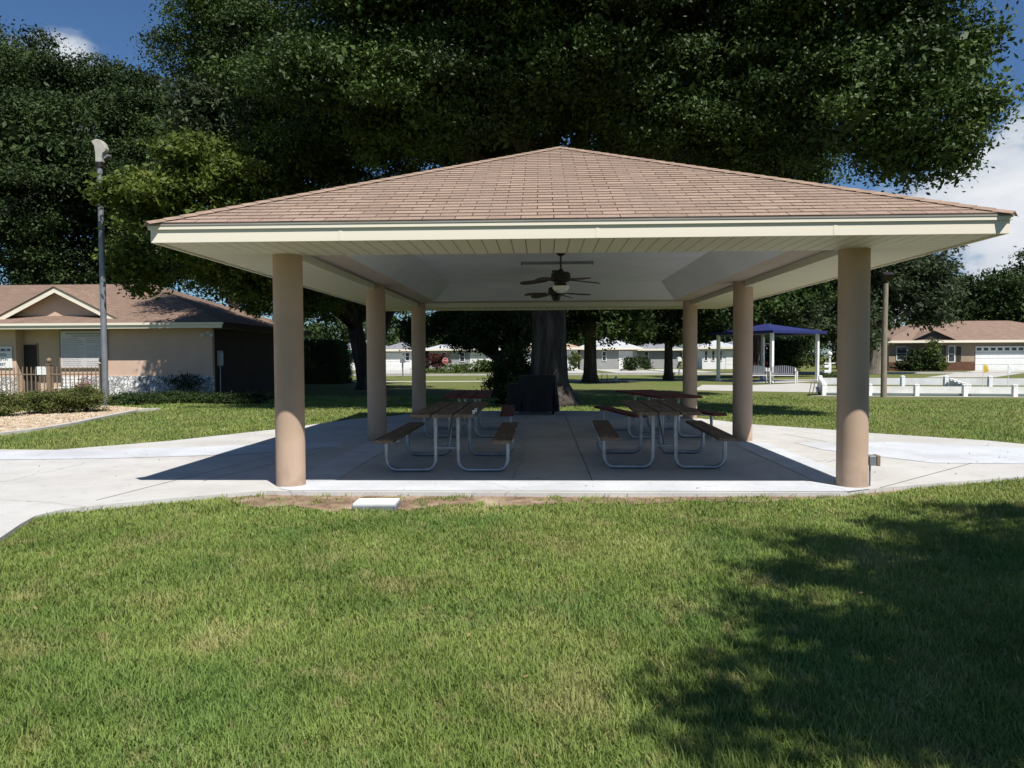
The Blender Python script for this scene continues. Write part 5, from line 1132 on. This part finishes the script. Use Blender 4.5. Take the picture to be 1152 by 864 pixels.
house('bungalow', 'bright white bungalow with many small windows seen past the rear column', HX(786, FYh), HX(822, FYh), FYh - 2, 9, 2.5, .34, M['hwhite'], M['rpale'], [W_(788, 792), W_(796, 800), W_(804, 808), ('garage', HX(812, FYh), HX(820, FYh), 0, 2.1)], hs)
house('bungalow', 'grey bungalow behind the blue canopy posts', HX(826, FYh), HX(884, FYh), FYh + 3, 9, 2.5, .32, M['hgrey'], M['rgrey'], [W_(856, 862), ('garage', HX(866, FYh), HX(879, FYh), 0, 2.2)], hs)
# grassy mound
mq, _ = cloud([(HX(530, 74), 74, .0, 3.2, 1.2, .9), (HX(545, 74), 74, .1, 2.5, 1.2, 1.1), (HX(508, 74), 74, -.1, 3, 1, .7)], 9000, .12, .3, 12, .4)
tag(np_mesh('tall_weeds', mq, 4, M['palml']), 'bright green tall weeds on the verge before the long grey bungalow', 'weeds', kind='stuff')
q = P(491, 405, 82); shrub('shrub', 'reddish brown shrub at the end of the long grey bungalow', (q.x, 82), 1.3, 1.0, 1.9, 3500, .1, M['burg'])
q = P(645, 408, 80); shrub('shrub', 'yellow-flowering shrub beside the tan-roofed bungalow drive', (q.x, 80), .6, .6, 1.9, 1500, .1, M['palml'])
q = P(712, 406, 80); shrub('shrub', 'round dark shrub before the white garage of the grey bungalow', (q.x, 80), 1.4, 1.0, 1.5, 2500, .11, M['leafd'])
q = P(727, 406, 84); shrub('shrub', 'small dark round shrub between two grey bungalows', (q.x, 84), .8, .8, 1.3, 1500, .11, M['leafd'])
# signs and mailboxes by the street
def mailbox(u, Y, label, col):
    q = P(u, 412, Y); o = empty('mailbox', (q.x, Y, LZ)); tag(o, label, 'mailbox', 'mailboxes along the street')
    m_ = MB(); m_.box((0, 0, .55), (.1, .1, 1.1)); m_.build('post', M['greymetal'], o)
    m_ = MB(); pr = [(-.16, 0), (.16, 0), (.16, .2)] + [(.16 * math.cos(a), .2 + .16 * math.sin(a)) for a in [PI * i / 8 for i in range(1, 8)]] + [(-.16, .2)]
    n_ = len(pr); m_.add([(x, -.28, 1.1 + z) for x, z in pr] + [(x, .28, 1.1 + z) for x, z in pr], [tuple(range(n_)), tuple(reversed(range(n_, 2 * n_)))] + [(i, n_ + i, n_ + (i + 1) % n_, (i + 1) % n_) for i in range(n_)]); m_.build('letter_box', M[col], o)
    return o
mailbox(391.5, 62, 'black mailbox below the green street sign', 'rubber'); mailbox(453, 60, 'dark grey mailbox before the white garage-fronted bungalow', 'greymetal'); mailbox(764, 62, 'white mailbox by the street past the slim lawn oak', 'white')
q = P(392, 408, 62.3); o = empty('street_sign', (q.x, 62.3, LZ)); tag(o, 'green street name sign on a thin pole before the shuttered bungalow', 'street sign')
m_ = MB(); m_.tube([(0, 0, 0), (0, 0, 2.2)], .03, 8); m_.build('pole', M['galv'], o)
m_ = MB(); m_.box((.0, -.04, 2.08), (.62, .02, .22)); m_.build('sign_plate', M['green'], o); m_ = MB(); m_.box((0, .0, 1.82), (.02, .55, .2)); m_.build('sign_plate', M['green'], o)
q = P(501, 412, 80); o = empty('stop_sign', (q.x, 80, LZ)); tag(o, 'red octagonal stop sign at the street before the grassy weeds', 'stop sign')
m_ = MB(); m_.tube([(0, 0, 0), (0, 0, 1.5)], .035, 8); m_.build('pole', M['galv'], o)
for nm, rr2, dy, mm in (('sign_plate', .29, -.045, 'red'), ('sign_rim', .32, -.035, 'white')):
    m_ = MB(); vs = [(rr2 * math.cos(PI / 8 + k * PI / 4), dy, 1.15 + rr2 * math.sin(PI / 8 + k * PI / 4)) for k in range(8)]
    m_.add(vs + [(x, -.03, z) for x, y, z in vs], [tuple(range(8)), tuple(reversed(range(8, 16)))] + [(k, 8 + k, 8 + (k + 1) % 8, (k + 1) % 8) for k in range(8)]); m_.build(nm, M[mm], o)
text_mesh('lettering', 'STOP', .2, M['white'], (0, -.05, 1.15), (PI / 2, 0, 0), o)
# low hoop and white marker on the lawn
q = G(680, 429, LZ); o = empty('low_hoop', (q.x, q.y, LZ)); m_ = MB(); m_.tube([(-.17, 0, 0), (-.17, 0, .42), (.17, 0, .42), (.17, 0, 0)], .022, 8); m_.build('frame', M['bronze'], o); tag(o, 'low dark metal hoop on the back lawn beside the flared oak', 'metal hoop')
q = G(693, 428.5, LZ); m_ = MB(); m_.lathe([(.09, 0), (.09, .2), (.07, .27), (.02, .3)], (q.x, q.y, LZ), 14); tag(m_.build('utility_marker', M['white']), 'short white marker post on the lawn near the dark hoop', 'marker')
# red car
def car(u, Y):
    q = P(u, 405, Y); o = empty('parked_car', (q.x, Y, LZ)); tag(o, 'small red parked car glimpsed below the blue canopy', 'car')
    prof = [(-2.1, .28), (-2.1, .72), (-1.95, .82), (-1.5, .88), (-.95, 1.38), (.55, 1.42), (1.15, .92), (1.95, .8), (2.12, .62), (2.12, .28)]
    def ext(pr, hw2): n_ = len(pr); return [(x, -hw2, z) for x, z in pr] + [(x, hw2, z) for x, z in pr], [tuple(range(n_)), tuple(reversed(range(n_, 2 * n_)))] + [(i, n_ + i, n_ + (i + 1) % n_, (i + 1) % n_) for i in range(n_)]
    m_ = MB(); m_.add(*ext(prof, .86)); m_.build('body', M['red'], o, bev=.06)
    m_ = MB()
    m_.add(*ext([(-1.3, .92), (-.88, 1.31), (-.2, 1.33), (-.2, .92)], .875)); m_.add(*ext([(-.12, .92), (-.12, 1.33), (.5, 1.34), (.95, .94)], .875)); m_.build('side_windows', M['glass'], o)
    for sx in (-1.3, 1.35):
        for sy in (-.8, .8):
            m_ = MB(); m_.tube([(sx, sy - .1, .31), (sx, sy + .1, .31)], .31, 18); w_ = m_.build('wheel', M['rubber'], o); m_ = MB(); m_.tube([(sx, sy - .11, .31), (sx, sy + .11, .31)], .18, 14); m_.build('rim', M['galv'], w_)
car(866, 80)
